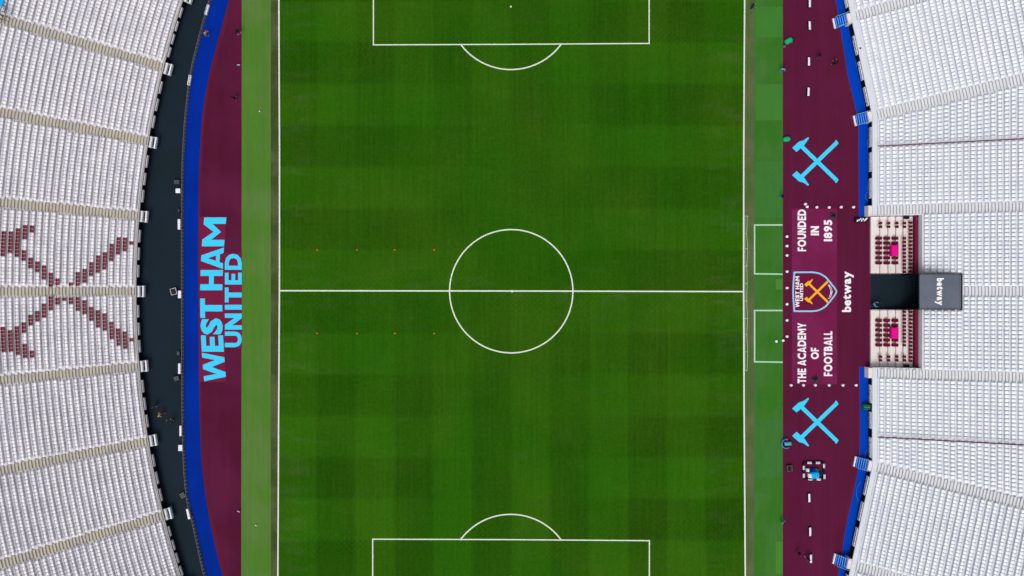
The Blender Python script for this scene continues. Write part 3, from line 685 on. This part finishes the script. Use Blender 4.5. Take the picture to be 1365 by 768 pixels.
# pale end blocks of the stairways and blue flights down to the track
def flight(p, rot, lab):
    q = MB(); q.box((0, -.20, .68), (1.5, .75, 1.36), bev=.04); rc(q.obj('stair_head', M['cream'], None, (p[0], p[1], 0), rot))
    if not lab: return
    e = empty('access_steps', (p[0], p[1], 0), rot, lab, 'steps', 'blue flights of steps from the track up to the right stand')
    for k in range(5):
        q = MB(); q.box((0, -.80 - .24 * k, (1.1 - .2 * k) / 2), (1.45, .235, 1.1 - .2 * k)); q.box((0, -.80 - .24 * k - .085, 1.1 - .2 * k + .004), (1.42, .05, .01), mi=1)
        q.obj('step', [M['bluestep'], M['paleblue']], e)
    q = MB(); q.box((0, -2.1, .14), (1.5, .22, .28), bev=.03); q.obj('bottom_kerb', M['white'], e)
    for sx in (-.76, .76):
        q = MB(); q.tube([(sx, -.5, 1.3), (sx, -.5, 2.2), (sx, -1.9, 1.15), (sx, -1.95, .1)], .025)
        for k in range(4): q.tube([(sx, -.75 - .32 * k, .9 - .2 * k), (sx, -.75 - .32 * k, 2.0 - .24 * k)], .014)
        q.obj('handrail', M['paleblue'], e)
for yc in STC: flight((X0, yc), -math.pi / 2, None)
labs = {(1, 0): 'blue steps at the bend of the right stand, above the upper hammers emblem', (1, 1): 'topmost blue steps of the right stand, cut near the top edge of the photo',
        (-1, 0): 'blue steps at the bend of the right stand, near the equipment pen', (-1, 1): 'lowest blue steps of the right stand, near the bottom edge of the photo'}
for side in (1, -1):
    for j, s in enumerate((0, 13.9 + AWR / 2)): flight(AP(side, s, 0, 0), -math.pi / 2 + side * R(TILT), labs[side, j])

# ------------------------------------------------------------------ directors boxes, tunnel and roof
def chair_big():
    q = MB(); q.box((0, -.05, .24), (.42, .60, .26), bev=.035); q.box((0, .32, .32), (.42, .16, .44), bev=.03); q.box((-.20, .0, .30), (.05, .4, .26), mi=0); q.box((.20, .0, .30), (.05, .4, .26)); q.box((0, -.38, .16), (.30, .12, .12)); return q.mesh('seat', M['padded'])
def chair_small():
    q = MB(); q.lathe((0, 0, .38), [(.14, 0), (.20, .03), (.20, .09), (.12, .11)], 10)
    q.box((0, .19, .58), (.36, .07, .36), bev=.03); q.box((0, 0, .19), (.08, .08, .38)); return q.mesh('seat', M['padded'])
cb, cs = chair_big(), chair_small()
xl_ = [1161, 1172.6, 1183.4, 1193.8, 1203.6, 1220]; zl = [.35, .65, .95, 1.25, 1.6]
def box(y0, y1, flip, lab):
    e = empty('directors_box', P(1190, (y0 + y1) / 2), 0, lab, 'seating box', 'cream directors boxes either side of the tunnel')
    ec = lambda o: child(o, e)
    for i in range(5):
        q = MB(); a = P(xl_[i] + (.5 if i else 0), y1, zl[i]); b = P(xl_[i + 1] + .3, y0, zl[i])
        ya = P(0, y1, 1.5).y; yb = P(0, y0, 1.5).y
        q.prism([(a.x, ya), (b.x, ya), (b.x, yb), (a.x, yb)], 0, zl[i]); ec(q.obj('tier', M['cream']))
        if i: # dark joint and rail at each tier edge
            q = MB(); q.box((a.x - .02, (ya + yb) / 2, zl[i] + .012), (.055, yb - ya - .04, .03)); ec(q.obj('joint_strip', M['mgrey']))
    bw = P(1220, 0, 2.4).x; ww = P(1226, 0, 2.4).x
    q = MB(); q.box(((bw + ww) / 2 + .05, (ya + yb) / 2, 1.25), (ww - bw + .1, yb - ya, 2.5), bev=.03)
    ec(q.obj('back_wall', M['marwall']))
    for t in (.12, .37, .63, .88):
        q = MB(); q.box(((bw + ww) / 2 + .16, ya + (yb - ya) * t, 2.53), (.10, .42, .05)); ec(q.obj('wall_light', M['offw']))
    def yy(v): return 778 - v if flip else v
    big = [317.8, 324.3, 330.8, 337.5, 344, 350.6]
    base = 288.5
    def put(me, px, py, z):
        p = P(px, yy(py), z + .4); p.z = z; ec(link('seat', me, None, p, -math.pi / 2))
    for i, px in enumerate((1171.8, 1182.5, 1193.5)):
        for j, v in enumerate(big):
            if i == 2 and j in (2, 3): continue
            put(cb, px, v, zl[i] if i < 1 else zl[i])
        for v in (297.6, 302.5): put(cs, px + .9, v, zl[i + (i < 2)] - (0 if i == 2 else .1))
    for v in (297.6, 302.5): put(cs, 1204.4, v, zl[4])
    for j in range(10): put(cs, 1204.4, 317.8 + j * 4.95, zl[4])
    for j in range(14): put(cs, 1212.6, 297 + j * 5.0, zl[4])
    # magenta cover over the middle seats of the third tier
    p = P(1193.7, yy(333.9), zl[2] + .9); q = MB(); q.box((p.x, p.y, zl[2] + .45), (1.02, 1.62, .86), bev=.10)
    o = q.obj('seat_cover', M['magenta']); tag(o, 'magenta cloth cover over the middle seats of the %s directors box' % ('lower' if flip else 'upper'), 'cover', 'magenta covers on the directors box seats')
    p = P(1209.5, yy(290), zl[4] + .6); q = MB(); q.box((p.x, p.y, zl[4] + .3), (.62, .38, .6), bev=.05); q.box((p.x - .1, p.y, zl[4] + .66), (.3, .2, .14)); q.box((p.x + .33, p.y, zl[4] + .35), (.05, .3, .3))
    tag(q.obj('equipment_case', M['black']), 'black case in the outer corner of the %s directors box' % ('lower' if flip else 'upper'), 'case', 'black cases in the directors boxes')
    for y in (y0 + .4, y1 - .4):      # dark edge rail round the box
        a, b = P(1161, y, 1.9), P(1226, y, 2.6); q = MB(); q.tube([a, P(1190, y, 2.2), b], .035)
        for t in range(8): s = a.lerp(b, t / 7); q.tube([(s.x, s.y, 1.0), s], .018)
        ec(q.obj('side_rail', M['dgrey']))
    return e
box(288, 364.8, False, 'cream tiered directors box with padded maroon seats, above the dark tunnel mouth')
box(413, 490, True, 'cream tiered directors box with padded maroon seats, below the dark tunnel mouth')
tu = empty('tunnel', P(1200, 389), 0, 'dark players tunnel with slate grey roof carrying white sponsor lettering', 'tunnel')
q = MB(); q.poly([P(x, y) + Vector((0, 0, .012)) for x, y in ((1160.5, 365.5), (1226, 365.5), (1226, 412.5), (1160.5, 412.5))])
tf = child(up(q.obj('floor', M['navy'])), tu)
ZR = 5.5
a, b = P(1225.8, 412.3, ZR), P(1281, 365.8, ZR)
q = MB(); q.box(((a.x + b.x) / 2, (a.y + b.y) / 2, ZR - .1), (b.x - a.x, b.y - a.y, .2)); child(q.obj('roof', M['roof']), tu)
for (x, y, dx, dy) in (((a.x + b.x) / 2, b.y - .05, b.x - a.x + .1, .09), ((a.x + b.x) / 2, a.y + .05, b.x - a.x + .1, .09), (b.x - .12, (a.y + b.y) / 2, .10, b.y - a.y)):
    q = MB(); q.box((x, y, ZR + .03), (dx, dy, .10)); child(q.obj('roof_trim', M['mgrey']), tu)
q = MB(); q.box((b.x + .14, (a.y + b.y) / 2, ZR - .2), (.12, b.y - a.y + .3, .5)); child(q.obj('rear_gutter', M['dgrey']), tu)
for i in range(12):
    q = MB(); q.box((a.x - .04, a.y + .25 + i * (b.y - a.y - .5) / 11, ZR - .02), (.14, .10, .10)); child(q.obj('edge_bracket', M['dgrey']), tu)
# side walls of the tunnel
for y in (a.y, b.y):
    q = MB(); q.box(((a.x + b.x) / 2, y, ZR / 2 - .12), (b.x - a.x - .05, .12, ZR - .24)); child(q.obj('side_wall', M['dark']), tu)
word('betway', downmap(1246, 1258.2, 370.8, 407, ZR), .006, M['wprint'], tu, .055, .04)

# ------------------------------------------------------------------ railing between the black cover and the blue carpet
rl = empty('railing', P(243, 388), 0, 'low grey rail with close posts curving between the black cover and dark blue carpet', 'railing')
path = [P(x - 1.2, y, 0) for x, y in bl if -60 < y < 830]
q = MB(); q.strip([P(x - 2.9, y) + Vector((0, 0, .05)) for x, y in bl if -60 < y < 830], [P(x + .1, y) + Vector((0, 0, .05)) for x, y in bl if -60 < y < 830])
child(up(q.obj('base_channel', M['rail'])), rl)
q = MB(); q.tube([(p.x, p.y, .55) for p in path], .03, 6); child(q.obj('top_rail', M['mgrey']), rl)
L = 0; q = MB(); q.box((0, 0, .29), (.32, .05, .56), taper=.5); pm = q.mesh('post', M['mgrey'])
for i in range(len(path) - 1):
    for t in (.0, .5):
        p = path[i].lerp(path[i + 1], t); child(link('post', pm, None, (p.x, p.y, 0), random.gauss(0, .05)), rl)

# ------------------------------------------------------------------ things standing about
def low_board(px, py, w, l, rz, lab, h=.5, group='white boards along the black track cover'):
    p = P(px, py, h); e = empty('ground_board', (p.x, p.y, 0), rz, lab, 'board', group)
    q = MB(); q.box((0, 0, h / 2 + .05), (w, l, h - .1), bev=.03); q.obj('panel', M['white'], e)
    for s in (-1, 1): q = MB(); q.box((0, s * l * .36, .03), (w + .16, .06, .06)); q.obj('foot', M['dgrey'], e)
low_board(275.4, 12.5, .34, 1.5, R(-16), 'white board near the top of the black cover, topmost of its line')
low_board(252, 106.5, .34, 1.5, R(-10), 'tilted white board on the black cover left of the curving blue carpet, upper half')
low_board(237, 254.2, .66, .64, 0, 'small square white block on the black cover beside a grey ribbed crate')
low_board(238.4, 299, .36, 1.5, 0, 'upright narrow white board on the black cover level with the top of the blue lettering')
low_board(239.2, 392.5, .46, 1.1, 0, 'bright white block beside the grey trolley at halfway on the black cover')
low_board(238.8, 491.5, .34, 1.5, 0, 'narrow white board on the black cover level with the foot of the blue lettering')
low_board(240.4, 574.5, .30, 1.5, 0, 'narrow white board on the black cover just above the white square block')
low_board(240.2, 597.3, .60, .86, 0, 'white square block on the black cover in the lower half')
low_board(250.7, 685.5, .34, 1.5, R(12), 'tilted white board on the black cover, lowest of its line')
def trolley(px, py, rz, lab, s=1.0, m='mgrey'):
    p = P(px, py, .4); e = empty('trolley', (p.x, p.y, 0), rz, lab, 'trolley')
    q = MB(); q.box((0, 0, .30), (.85 * s, .95 * s, .06)); q.obj('deck', M['dgrey'], e)
    q = MB(); q.tube([(-.4 * s, -.45 * s, .5), (.4 * s, -.45 * s, .5), (.4 * s, .45 * s, .5), (-.4 * s, .45 * s, .5)], .05, 6, closed=True)
    for a_, b_ in ((-1, -1), (1, -1), (1, 1), (-1, 1)): q.tube([(a_ * .4 * s, b_ * .45 * s, .3), (a_ * .4 * s, b_ * .45 * s, .5)], .03)
    q.obj('frame', M[m], e)
    q = MB(); q.tube([(-.2 * s, -.3 * s, .4), (.15 * s, -.1 * s, .42), (-.15 * s, .1 * s, .42), (.2 * s, .3 * s, .4)], .06); q.obj('cable', M['black'], e)
    for a_, b_ in ((-1, -1), (1, -1), (1, 1), (-1, 1)):
        q = MB(); q.box((a_ * .34 * s, b_ * .38 * s, .10), (.07, .2, .2), bev=.04); q.obj('wheel', M['black'], e)
trolley(231.6, 388.6, R(14), 'pale framed equipment trolley tilted beside a white block at halfway', 1.0, 'offw')
trolley(1052.4, 624.5, R(6), 'small dark cart left of the white equipment pen on the claret track', .85)
def crate(px, py, rz, d, lab, m='dgrey', name='crate', cat='crate'):
    p = P(px, py, d[2]); e = empty(name, (p.x, p.y, 0), rz, lab, cat)
    q = MB(); q.box((0, 0, d[2] / 2), d, bev=.05); q.obj('body', M[m], e)
    for k in range(3): q = MB(); q.box((0, (k - 1) * d[1] * .3, d[2] + .012), (d[0] * .86, d[1] * .10, .03)); q.obj('rib', M['mgrey'], e)
crate(235.5, 242.5, 0, (.85, .62, .4), 'grey ribbed crate above a small white square block on the black cover')
crate(238.2, 281, 0, (.3, .5, .4), 'small dark crate just above a narrow white board on the black cover', 'black')
crate(235, 504.5, R(20), (.8, .7, .4), 'dark grey crate on the black cover below the foot of the blue lettering', 'dgrey')
crate(237.5, 471, 0, (.4, .6, .35), 'small dark crate above a narrow white board near the foot of the blue lettering', 'dgrey')
crate(243.2, 660.5, R(30), (.8, .9, .4), 'dark grey crate by the lower curve of the blue carpet', 'dgrey')
def wedge(px, py, rz, lab):
    p = P(px, py, .3); e = empty('floor_monitor', (p.x, p.y, 0), rz, lab, 'speaker', 'grey floor speakers on the motto mat')
    q = MB(); q.prism([(-.42, -.38), (.42, -.38), (.42, .38), (-.42, .38)], .01, .14); q.box((0, .06, .24), (.74, .56, .2), taper=.75); q.obj('cabinet', M['dgrey'], e)
    q = MB(); q.box((0, .05, .345), (.46, .34, .02)); q.obj('grille', M['black'], e)
wedge(1111, 287.8, R(-12), 'grey floor speaker beside the date on the motto mat, upper corner'); wedge(1087.2, 505.6, R(42), 'dark grey floor speaker turned diagonally at the foot of the motto mat')
# stanchions
def stanchion():
    e = empty('round_marker', (0, 0, 0))
    q = MB(); q.lathe((0, 0, .012), [(.17, 0), (.17, .03), (.08, .07)], 14); q.obj('base', M['offw'], e)
    q = MB(); q.lathe((0, 0, .07), [(.05, 0), (.05, .14)], 8); q.obj('post', M['offw'], e)
    q = MB(); q.lathe((0, 0, .16), [(.08, 0), (.185, .04), (.20, .11), (.16, .19), (.06, .22)], 14); q.obj('cap', M['white'], e)
    return e
st0 = stanchion(); first = True
SG = 'white round topped markers around the motto mat'
spots = [(1074, 272, 'leftmost white stanchion above the motto mat, set slightly higher than its row'), (1076.3, 275.6, 'white stanchion touching the raised leftmost one above the motto mat'),
 (1089.2, 276.2, 'white stanchion above the gap between the first and second words of the motto mat'), (1105.7, 276.4, 'white stanchion above the date on the motto mat, just left of the grey speaker'),
 (1121.7, 276, 'second from right of the white stanchions above the motto mat'), (1138.2, 276, 'rightmost white stanchion above the motto mat, nearest the blue carpet')]
ordn = ['topmost', 'second from top', 'third from top', 'fourth from top', 'fifth from top', 'sixth from top', 'seventh from top', 'lowest']
for i, y in enumerate((315.2, 327.9, 340.4, 362, 383.8, 405.5, 427, 448.6)): spots.append((1049.4, y, ordn[i] + ' of the eight white stanchions along the left side of the motto mat'))
spots += [(1044.2, 454, 'white stanchion on the green edge of the claret track, below the lowest of the column'), (1035.3, 455, 'lone white stanchion standing on green turf inside the lower technical area')]
bo = ['leftmost', 'second from left', 'third from left', 'third from right', 'second from right', 'rightmost']
for i, x in enumerate((1054.9, 1071.3, 1087.2, 1105.5, 1124.1, 1141.6)): spots.append((x, 513.6, bo[i] + ' of the six white stanchions along the bottom of the motto mat'))
for x, y, lab in spots:
    o = st0 if first else copy_tree(st0); first = False
    o.location = P(x, y, .3); o.location.z = .01; tag(o, lab.replace('stanchion', 'marker'), 'marker', SG)
# cones on the pitch
def cone():
    e = empty('marker_cone', (0, 0, 0)); q = MB(); q.lathe((0, 0, .012), [(.13, 0), (.13, .02), (.08, .08), (.05, .09)], 12); q.obj('disc', M['orange'], e)
    q = MB(); q.lathe((0, 0, .10), [(.04, 0), (.03, .12)], 8); q.obj('tip', mat('pale_tip', (220, 170, 110), .6), e); return e
c0 = cone(); first = True; nm = ['first', 'second', 'third', 'fourth']
for yy, w in ((333, 'above'), (444.2, 'below')):
    for i, x in enumerate((423, 476, 526.3, 578.8)):
        o = c0 if first else copy_tree(c0); first = False; o.location = P(x, yy, 0)
        tag(o, '%s small orange cone from the left touchline in the row %s the halfway line' % (nm[i], w), 'cone', 'small orange cones on the left half of the pitch')
# white benches on the right claret track
labs = ['white topped bench cut by the top edge of the photo', 'white topped bench above the small green bin on the claret track', 'white topped bench left of a person in black on the claret track',
        'white topped bench above the upper hammers emblem', 'white topped bench directly under the equipment pen', 'middle white topped bench between the equipment pen and bottom edge', 'white topped bench beside a standing person at the bottom of the claret track']
for (x, y, rz), lab in zip(((1079.5, 4, 0), (1079.4, 34, R(2)), (1078.4, 82, 0), (1077.8, 122.4, R(-2)), (1078.8, 664, R(1)), (1080, 709, 0), (1081, 745, 0)), labs):
    p = P(x, y, .45); e = empty('bench', (p.x, p.y, 0), rz, lab, 'bench', 'white benches in a line on the right claret track')
    q = MB(); q.box((0, 0, .43), (.26, 1.2, .05), bev=.01); q.obj('seat', M['white'], e)
    q = MB(); q.box((.20, 0, .34), (.08, 1.16, .10)); q.obj('rail', M['mgrey'], e)
    for s in (-1, 1): q = MB(); q.box((.05, s * .48, .20), (.34, .05, .40)); q.obj('leg', M['dgrey'], e)
    q = MB(); q.box((.05, 0, .06), (.50, 1.25, .04)); q.obj('shelf', M['black'], e)
# green bins
for x, y, rz, lab, sc in ((1052, 54, R(28), 'rounded bright green bin lying at the turf edge near the top of the claret track', 1), (1049.2, 185.2, R(8), 'smaller bright green bin at the turf edge beside the upper hammers emblem', .9)):
    p = P(x, y, .5); e = empty('green_bin', (p.x, p.y, 0), rz, lab, 'bin', 'green bins at the turf edge'); e.scale = (sc,) * 3
    q = MB(); n = 14
    prof = [(.0, .50, .32), (.1, .56, .38), (.45, .56, .38), (.62, .44, .28), (.68, .2, .12)]
    b_ = len(q.v)
    for z, a_, c_ in prof:
        for i in range(n):
            t = 2 * math.pi * i / n; cx_ = math.copysign(abs(math.cos(t)) ** .6, math.cos(t)); sy_ = math.copysign(abs(math.sin(t)) ** .6, math.sin(t)); q.v.append((a_ * cx_, c_ * sy_, z + .02))
    for k in range(len(prof) - 1):
        for i in range(n): j = (i + 1) % n; q.f.append((k * n + i, k * n + j, k * n + n + j, k * n + n + i)); q.mi.append(0)
    q.f.append(tuple((len(prof) - 1) * n + i for i in range(n))); q.mi.append(0); q.obj('body', M['greenp'], e)
    q = MB(); q.box((.62, 0, .2), (.14, .6, .3), bev=.03); q.obj('handle', M['black'], e)
crate(1045.8, 61.6, R(10), (.35, .3, .3), 'small pale box beside the upper green bin', 'mgrey', 'box', 'box')
# hose reel
p = P(1049.8, 592, .6); e = empty('hose_reel', (p.x, p.y, 0), R(4), 'round blue hose reel with pale teal drum beside the lower hammers emblem', 'hose reel')
q = MB(); q.tube([(-.12 + .62 * math.cos(R(t)), .66 * math.sin(R(t)), .35) for t in range(60, 301, 15)], .10, 8); q.obj('hose', M['hose'], e)
q = MB(); q.tube([(-.12 + .48 * math.cos(R(t)), .50 * math.sin(R(t)), .28) for t in range(0, 360, 20)], .06, 6, closed=True); q.obj('wheel_rim', M['black'], e)
q = MB(); q.box((.12, .02, .42), (.98, .52, .42), bev=.14); q.obj('drum', M['teal'], e)
q = MB(); q.box((.62, .02, .16), (.26, .6, .3), bev=.05); q.obj('stand', M['dgrey'], e)
# green covered item hanging at the front of the right stand
p = P(1157.5, 543, .9); e = empty('covered_hatch', (p.x, p.y, 0), 0, 'green cloth cover between two white boards at the front of the right stand', 'cover')
q = MB(); q.box((-.05, 0, .45), (1.15, .78, .8), bev=.08); q.obj('cloth', M['greend'], e)
for k in range(3): q = MB(); q.box((-.05, -.24 + .24 * k, .87), (1.0, .05, .04)); q.obj('fold', M['teal'] if k == 1 else M['greend'], e)
# black and white chequered board at the top corner of the tunnel forecourt
p = P(1148.5, 293, .4); e = empty('board_stack', (p.x, p.y, 0), 0, 'short dark board with stepped white blocks under the end of the upper blue carpet', 'board')
q = MB(); q.box((0, 0, .2), (1.9, .62, .36), bev=.03); q.obj('base', M['black'], e)
for i, (x, y) in enumerate(((-.62, -.14), (-.36, -.05), (-.14, .12), (.02, -.12), (.24, .10), (.42, -.10), (.62, .06), (.74, .18))):
    q = MB(); q.box((x, y, .40), (.19, .24, .05)); q.obj('block', M['white'], e)
# equipment pen
p0 = P(1085.2, 628, .5); e = empty('equipment_pen', (p0.x, p0.y, 0), 0, 'square pen of dark frames with white pads beside the lower end of the claret track', 'pen')
w, h = 1.45, 1.18
for (x, y, dx, dy) in ((0, h, 2 * w, .22), (0, -h, 2 * w, .22), (-w, 0, .22, 2 * h), (w, 0, .22, 2 * h)):
    q = MB(); q.box((x, y, .25), (dx, dy, .10)); q.box((x, y, .08), (dx * .98, dy * .98, .06))
    for s in (-1, 0, 1): q.box((x + (s * dx * .45 if dx > dy else 0), y + (s * dy * .45 if dy > dx else 0), .14), (.09, .09, .26))
    q.obj('frame', M['black'], e)
for (x, y, dx, dy) in ((-.62, h, .62, .30), (.62, h, .60, .30), (-w, .45, .27, .60), (-w, -.7, .27, .62), (w + .05, .72, .27, .60), (w + .12, -.85, .27, .66), (-.5, -h - .1, .6, .2), (.72, -h - .06, .6, .3)):
    q = MB(); q.box((x, y, .40), (dx, dy, .16), bev=.05); q.box((x, y, .49), (dx * .9 if dx > dy else .06, dy * .9 if dy > dx else .06, .03), mi=1); q.obj('pad', [M['white'], M['mgrey']], e)
def inside(x, y, d, m, name, lab, cat, rz=0):
    q = MB(); q.box((0, 0, d[2] / 2), d, bev=min(d) * .25); q.box((0, 0, d[2] + .02), (d[0] * .4, d[1] * .25, .05)); q.box((d[0] * .3, 0, d[2] * .5), (d[0] * .45, d[1] * .7, d[2] * .8), bev=.03)
    tag(q.obj(name, M[m], None, (p0.x + x, p0.y + y, .01), rz), lab, cat)
inside(-.90, .12, (.40, .45, .62), 'white', 'storage_box', 'small bright white box inside the equipment pen, left side', 'box')
inside(-.50, -.72, (.60, .62, .55), 'white', 'storage_box', 'white box beside the sky blue bag in the equipment pen', 'box')
inside(.12, -.62, (1.1, .95, .7), 'cyanbag', 'kit_bag', 'bright sky blue bag in the lower part of the equipment pen', 'bag', R(10))
inside(.5, .14, (.6, .4, .4), 'greend', 'kit_bag', 'dark green bag in the middle of the equipment pen', 'bag', R(-15))
inside(-.1, .15, (.6, .5, .4), 'blue', 'kit_bag', 'navy bag next to the dark green bag in the equipment pen', 'bag')
inside(.72, -.30, (.7, .35, .35), 'blue', 'kit_bag', 'dark blue bag to the right of the sky blue bag in the equipment pen', 'bag', R(-30))
# small corner of a sky blue banner and vomitory rail at the top left of the left stand
zc = 1.63 + RISE * 25
p = P(2, 4, 8.9); q = MB(); q.box((p.x - .6, p.y + .7, 8.9), (1.9, 1.9, .06), rz=R(-15)); q.box((p.x - .6, p.y - .22, 8.6), (1.9, .04, .6), rz=R(-15)); tag(q.obj('sky_blue_banner', M['cyanbag']), 'corner of a sky blue banner at the top left of the left stand', 'banner')
p = P(5, 18, 9); e = empty('gangway_rail', (p.x, p.y, 8.0), R(-15), 'dark rail frame on the left stand under the sky blue banner corner', 'railing')
for k in range(4): q = MB(); q.tube([(-.5, .7 - k * .5, 0), (-.5, .7 - k * .5, 1.1), (.35, .7 - k * .5, 1.1), (.35, .7 - k * .5, 0)], .035); q.obj('frame', M['dgrey'], e)
q = MB(); q.tube([(-.5, .9, 1.1), (-.5, -1.2, 1.1)], .04); q.tube([(.35, .9, 1.1), (.35, -1.2, 1.1)], .04); q.obj('top_rail', M['dgrey'], e)

# ------------------------------------------------------------------ people
def body_mesh(pose):
    J = {}; E = []; rad = {}
    def j(n, p, r, par=None): J[n] = p; rad[n] = r; (E.append((par, n)) if par else None)
    j('pelvis', (0, 0, .96), .15); j('waist', (0, 0, 1.12), .13, 'pelvis'); j('chest', (0, .01, 1.32), .16, 'waist'); j('neck', (0, .0, 1.49), .06, 'chest')
    j('jaw', (0, -.02, 1.56), .07, 'neck'); j('head', (0, -.02, 1.66), .10, 'jaw'); j('crown', (0, -.01, 1.74), .075, 'head'); j('nose', (0, -.115, 1.64), .018, 'head')
    arms = {'stand': ((.30, -.03, 1.14), (.33, -.14, .92)), 'reach': ((.36, -.16, 1.22), (.30, -.42, 1.18)), 'walk': ((.27, .12, 1.16), (.30, .06, .92))}[pose]
    for s in (-1, 1):
        k = 'L' if s < 0 else 'R'; ar = arms if not (pose == 'walk' and s < 0) else ((.27, -.10, 1.16), (.28, -.26, 1.0))
        j('sh' + k, (s * .19, 0, 1.42), .075, 'chest'); j('el' + k, (s * ar[0][0], ar[0][1], ar[0][2]), .05, 'sh' + k); j('wr' + k, (s * ar[1][0], ar[1][1], ar[1][2]), .032, 'el' + k)
        w = Vector(J['wr' + k]); d = (w - Vector(J['el' + k])).normalized(); pm_ = w + d * .08; j('pa' + k, tuple(pm_), .036, 'wr' + k)
        for i, (o_, l_) in enumerate(((-.03, .06), (-.01, .075), (.012, .07), (.032, .055))): j('f%d%s' % (i, k), tuple(pm_ + d * l_ + Vector((o_, -.01, 0))), .009, 'pa' + k)
        j('th' + k, tuple(w + d * .06 + Vector((-s * .05, -.03, 0))), .011, 'wr' + k)
        st = {'stand': 0, 'reach': .08 * s, 'walk': .26 * s}[pose]
        j('hip' + k, (s * .09, 0, .90), .10, 'pelvis'); j('kn' + k, (s * .11, -st * .6 - .02, .50), .068, 'hip' + k); j('an' + k, (s * .12, -st, .09), .042, 'kn' + k); j('to' + k, (s * .13, -st - .17, .035), .035, 'an' + k)
    names = list(J); me = bpy.data.meshes.new('b'); me.from_pydata([J[n] for n in names], [(names.index(a_), names.index(b_)) for a_, b_ in E], []); o = bpy.data.objects.new('b', me); C.objects.link(o)
    md = o.modifiers.new('s', 'SKIN'); md.use_smooth_shade = True; sk = me.skin_vertices[0].data
    for i, n in enumerate(names): sk[i].radius = (rad[n] * (1.3 if n in ('pelvis', 'waist', 'chest') else 1), rad[n]) ; sk[i].use_root = (n == 'pelvis')
    o.modifiers.new('u', 'SUBSURF').levels = 1; o.modifiers['u'].render_levels = 1
    bpy.context.view_layer.update(); m2 = bpy.data.meshes.new_from_object(o.evaluated_get(bpy.context.evaluated_depsgraph_get())); bpy.data.objects.remove(o)
    return m2
BM_ = {k: body_mesh(k) for k in ('stand', 'reach', 'walk')}
def person(px, py, face, pose, top, leg, lab, cat='person'):
    b = P(px, py, .95); e = empty('person', (b.x, b.y, .012), R(face), lab, 'person')
    me = BM_[pose].copy(); me.materials.clear()
    for m_ in (M['skin'], top, leg, M['shoe']): me.materials.append(m_)
    for f in me.polygons:
        c = f.center
        far = abs(c.x) > .24 and ((pose == 'stand' and c.z < .93) or (pose == 'reach' and c.y < -.38) or (pose == 'walk' and (c.z < .93 or c.y < -.23) and c.z > .6))
        f.material_index = 0 if (c.z > 1.50 or (far and c.z > .6)) else 3 if c.z < .10 else 2 if c.z < .95 and abs(c.x) < .25 or c.z < .6 else 1
        f.use_smooth = True
    link('body', me, e)
    q = MB(); q.lathe((0, .015, 1.62), [(.108, 0), (.118, .06), (.112, .11), (.085, .155), (.04, .175)], 12); hm = q.obj('hair', M['hair'], e)
    for p_ in hm.data.polygons: p_.use_smooth = True
    return e
def clo(n, c): return mat('cloth_' + n, c, .85, .05, (6, 6, 6), .05)
BK, NV, GR, OR_, HV, LB, RD = clo('black', (26, 26, 32)), clo('navy', (24, 40, 84)), clo('grey', (64, 72, 80)), clo('orange', (236, 166, 40)), clo('yellow', (240, 214, 110)), clo('sky', (90, 170, 220)), clo('red', (176, 34, 48))
person(316.8, 42, 40, 'reach', BK, GR, 'person in black reaching out at the turf edge, top of the left claret track')
person(311.4, 130.4, 150, 'walk', BK, BK, 'person in black walking on the left claret track, below the one at the top')
person(274.6, 44, 60, 'stand', OR_, GR, 'person in an orange top standing at the edge of the dark blue carpet')
person(213, 552.5, 80, 'walk', HV, RD, 'person in yellow top and red trousers crossing the black cover')
person(204.5, 542, 20, 'stand', GR, BK, 'person in dark grey standing just above the one in yellow on the black cover')
person(227.2, 563.5, 200, 'reach', GR, BK, 'person in dark grey reaching out, lower right of the one in yellow')
person(1002.6, 9, 100, 'reach', NV, NV, 'person in navy standing beside the right touchline near the top edge')
person(1043.2, 92.8, 0, 'stand', LB, NV, 'person in a sky blue top at the turf edge below the upper green bin')
person(1042.4, 262, 90, 'stand', NV, LB, 'person in bright navy at the turf edge just above the motto mat')
person(1043.4, 695.4, 45, 'stand', LB, NV, 'person in a sky blue top at the turf edge, lower part of the claret track')
person(1092, 74, 120, 'walk', BK, GR, 'person in black walking next to a white bench near the top of the claret track')
person(1113.4, 84.8, 200, 'reach', BK, BK, 'person in black reaching out near the blue carpet at the top of the claret track')
person(1064.8, 737.2, 70, 'walk', BK, GR, 'person in black walking at the bottom of the claret track')
person(1077.2, 744.6, 300, 'stand', BK, BK, 'person in black standing against the lowest white bench')
person(1164.8, 405.4, 80, 'reach', LB, NV, 'person in a sky blue top at the tunnel mouth')
person(1171.2, 406.4, 180, 'stand', BK, GR, 'person in black standing behind the one in sky blue at the tunnel mouth')
person(1144.3, 66.4, 30, 'stand', GR, NV, 'person in grey standing by the front boards of the upper right stand')
for x, y, rz, lab in ((318.6, 87, R(5), 'small pale flag post on the left claret track edge, upper half'), (318.6, 681.6, R(-20), 'small pale flag post on the left claret track edge, lower half')):
    p = P(x, y, .3); e = empty('ground_marker', (p.x, p.y, 0), rz, lab, 'marker', 'pale markers on the left claret track')
    q = MB(); q.box((0, 0, .05), (.2, .2, .08), bev=.02); q.obj('base', M['dgrey'], e); q = MB(); q.tube([(0, 0, .05), (.1, 0, .5)], .02); q.obj('post', M['offw'], e); q = MB(); q.box((-.02, 0, .45), (.42, .06, .12)); q.obj('plate', M['offw'], e)
# divots and loose turf specks are part of the grass; a few stray footballs
for x, y in ((346.5, 148.5), (341.5, 700)):
    q = MB(); q.lathe((0, 0, 0), [(.02, 0), (.08, .03), (.11, .11), (.08, .19), (.02, .22)], 12); tag(q.obj('football', M['offw'], None, P(x, y)), 'pale football on the left green strip, %s half' % ('upper' if y < 384 else 'lower'), 'ball')
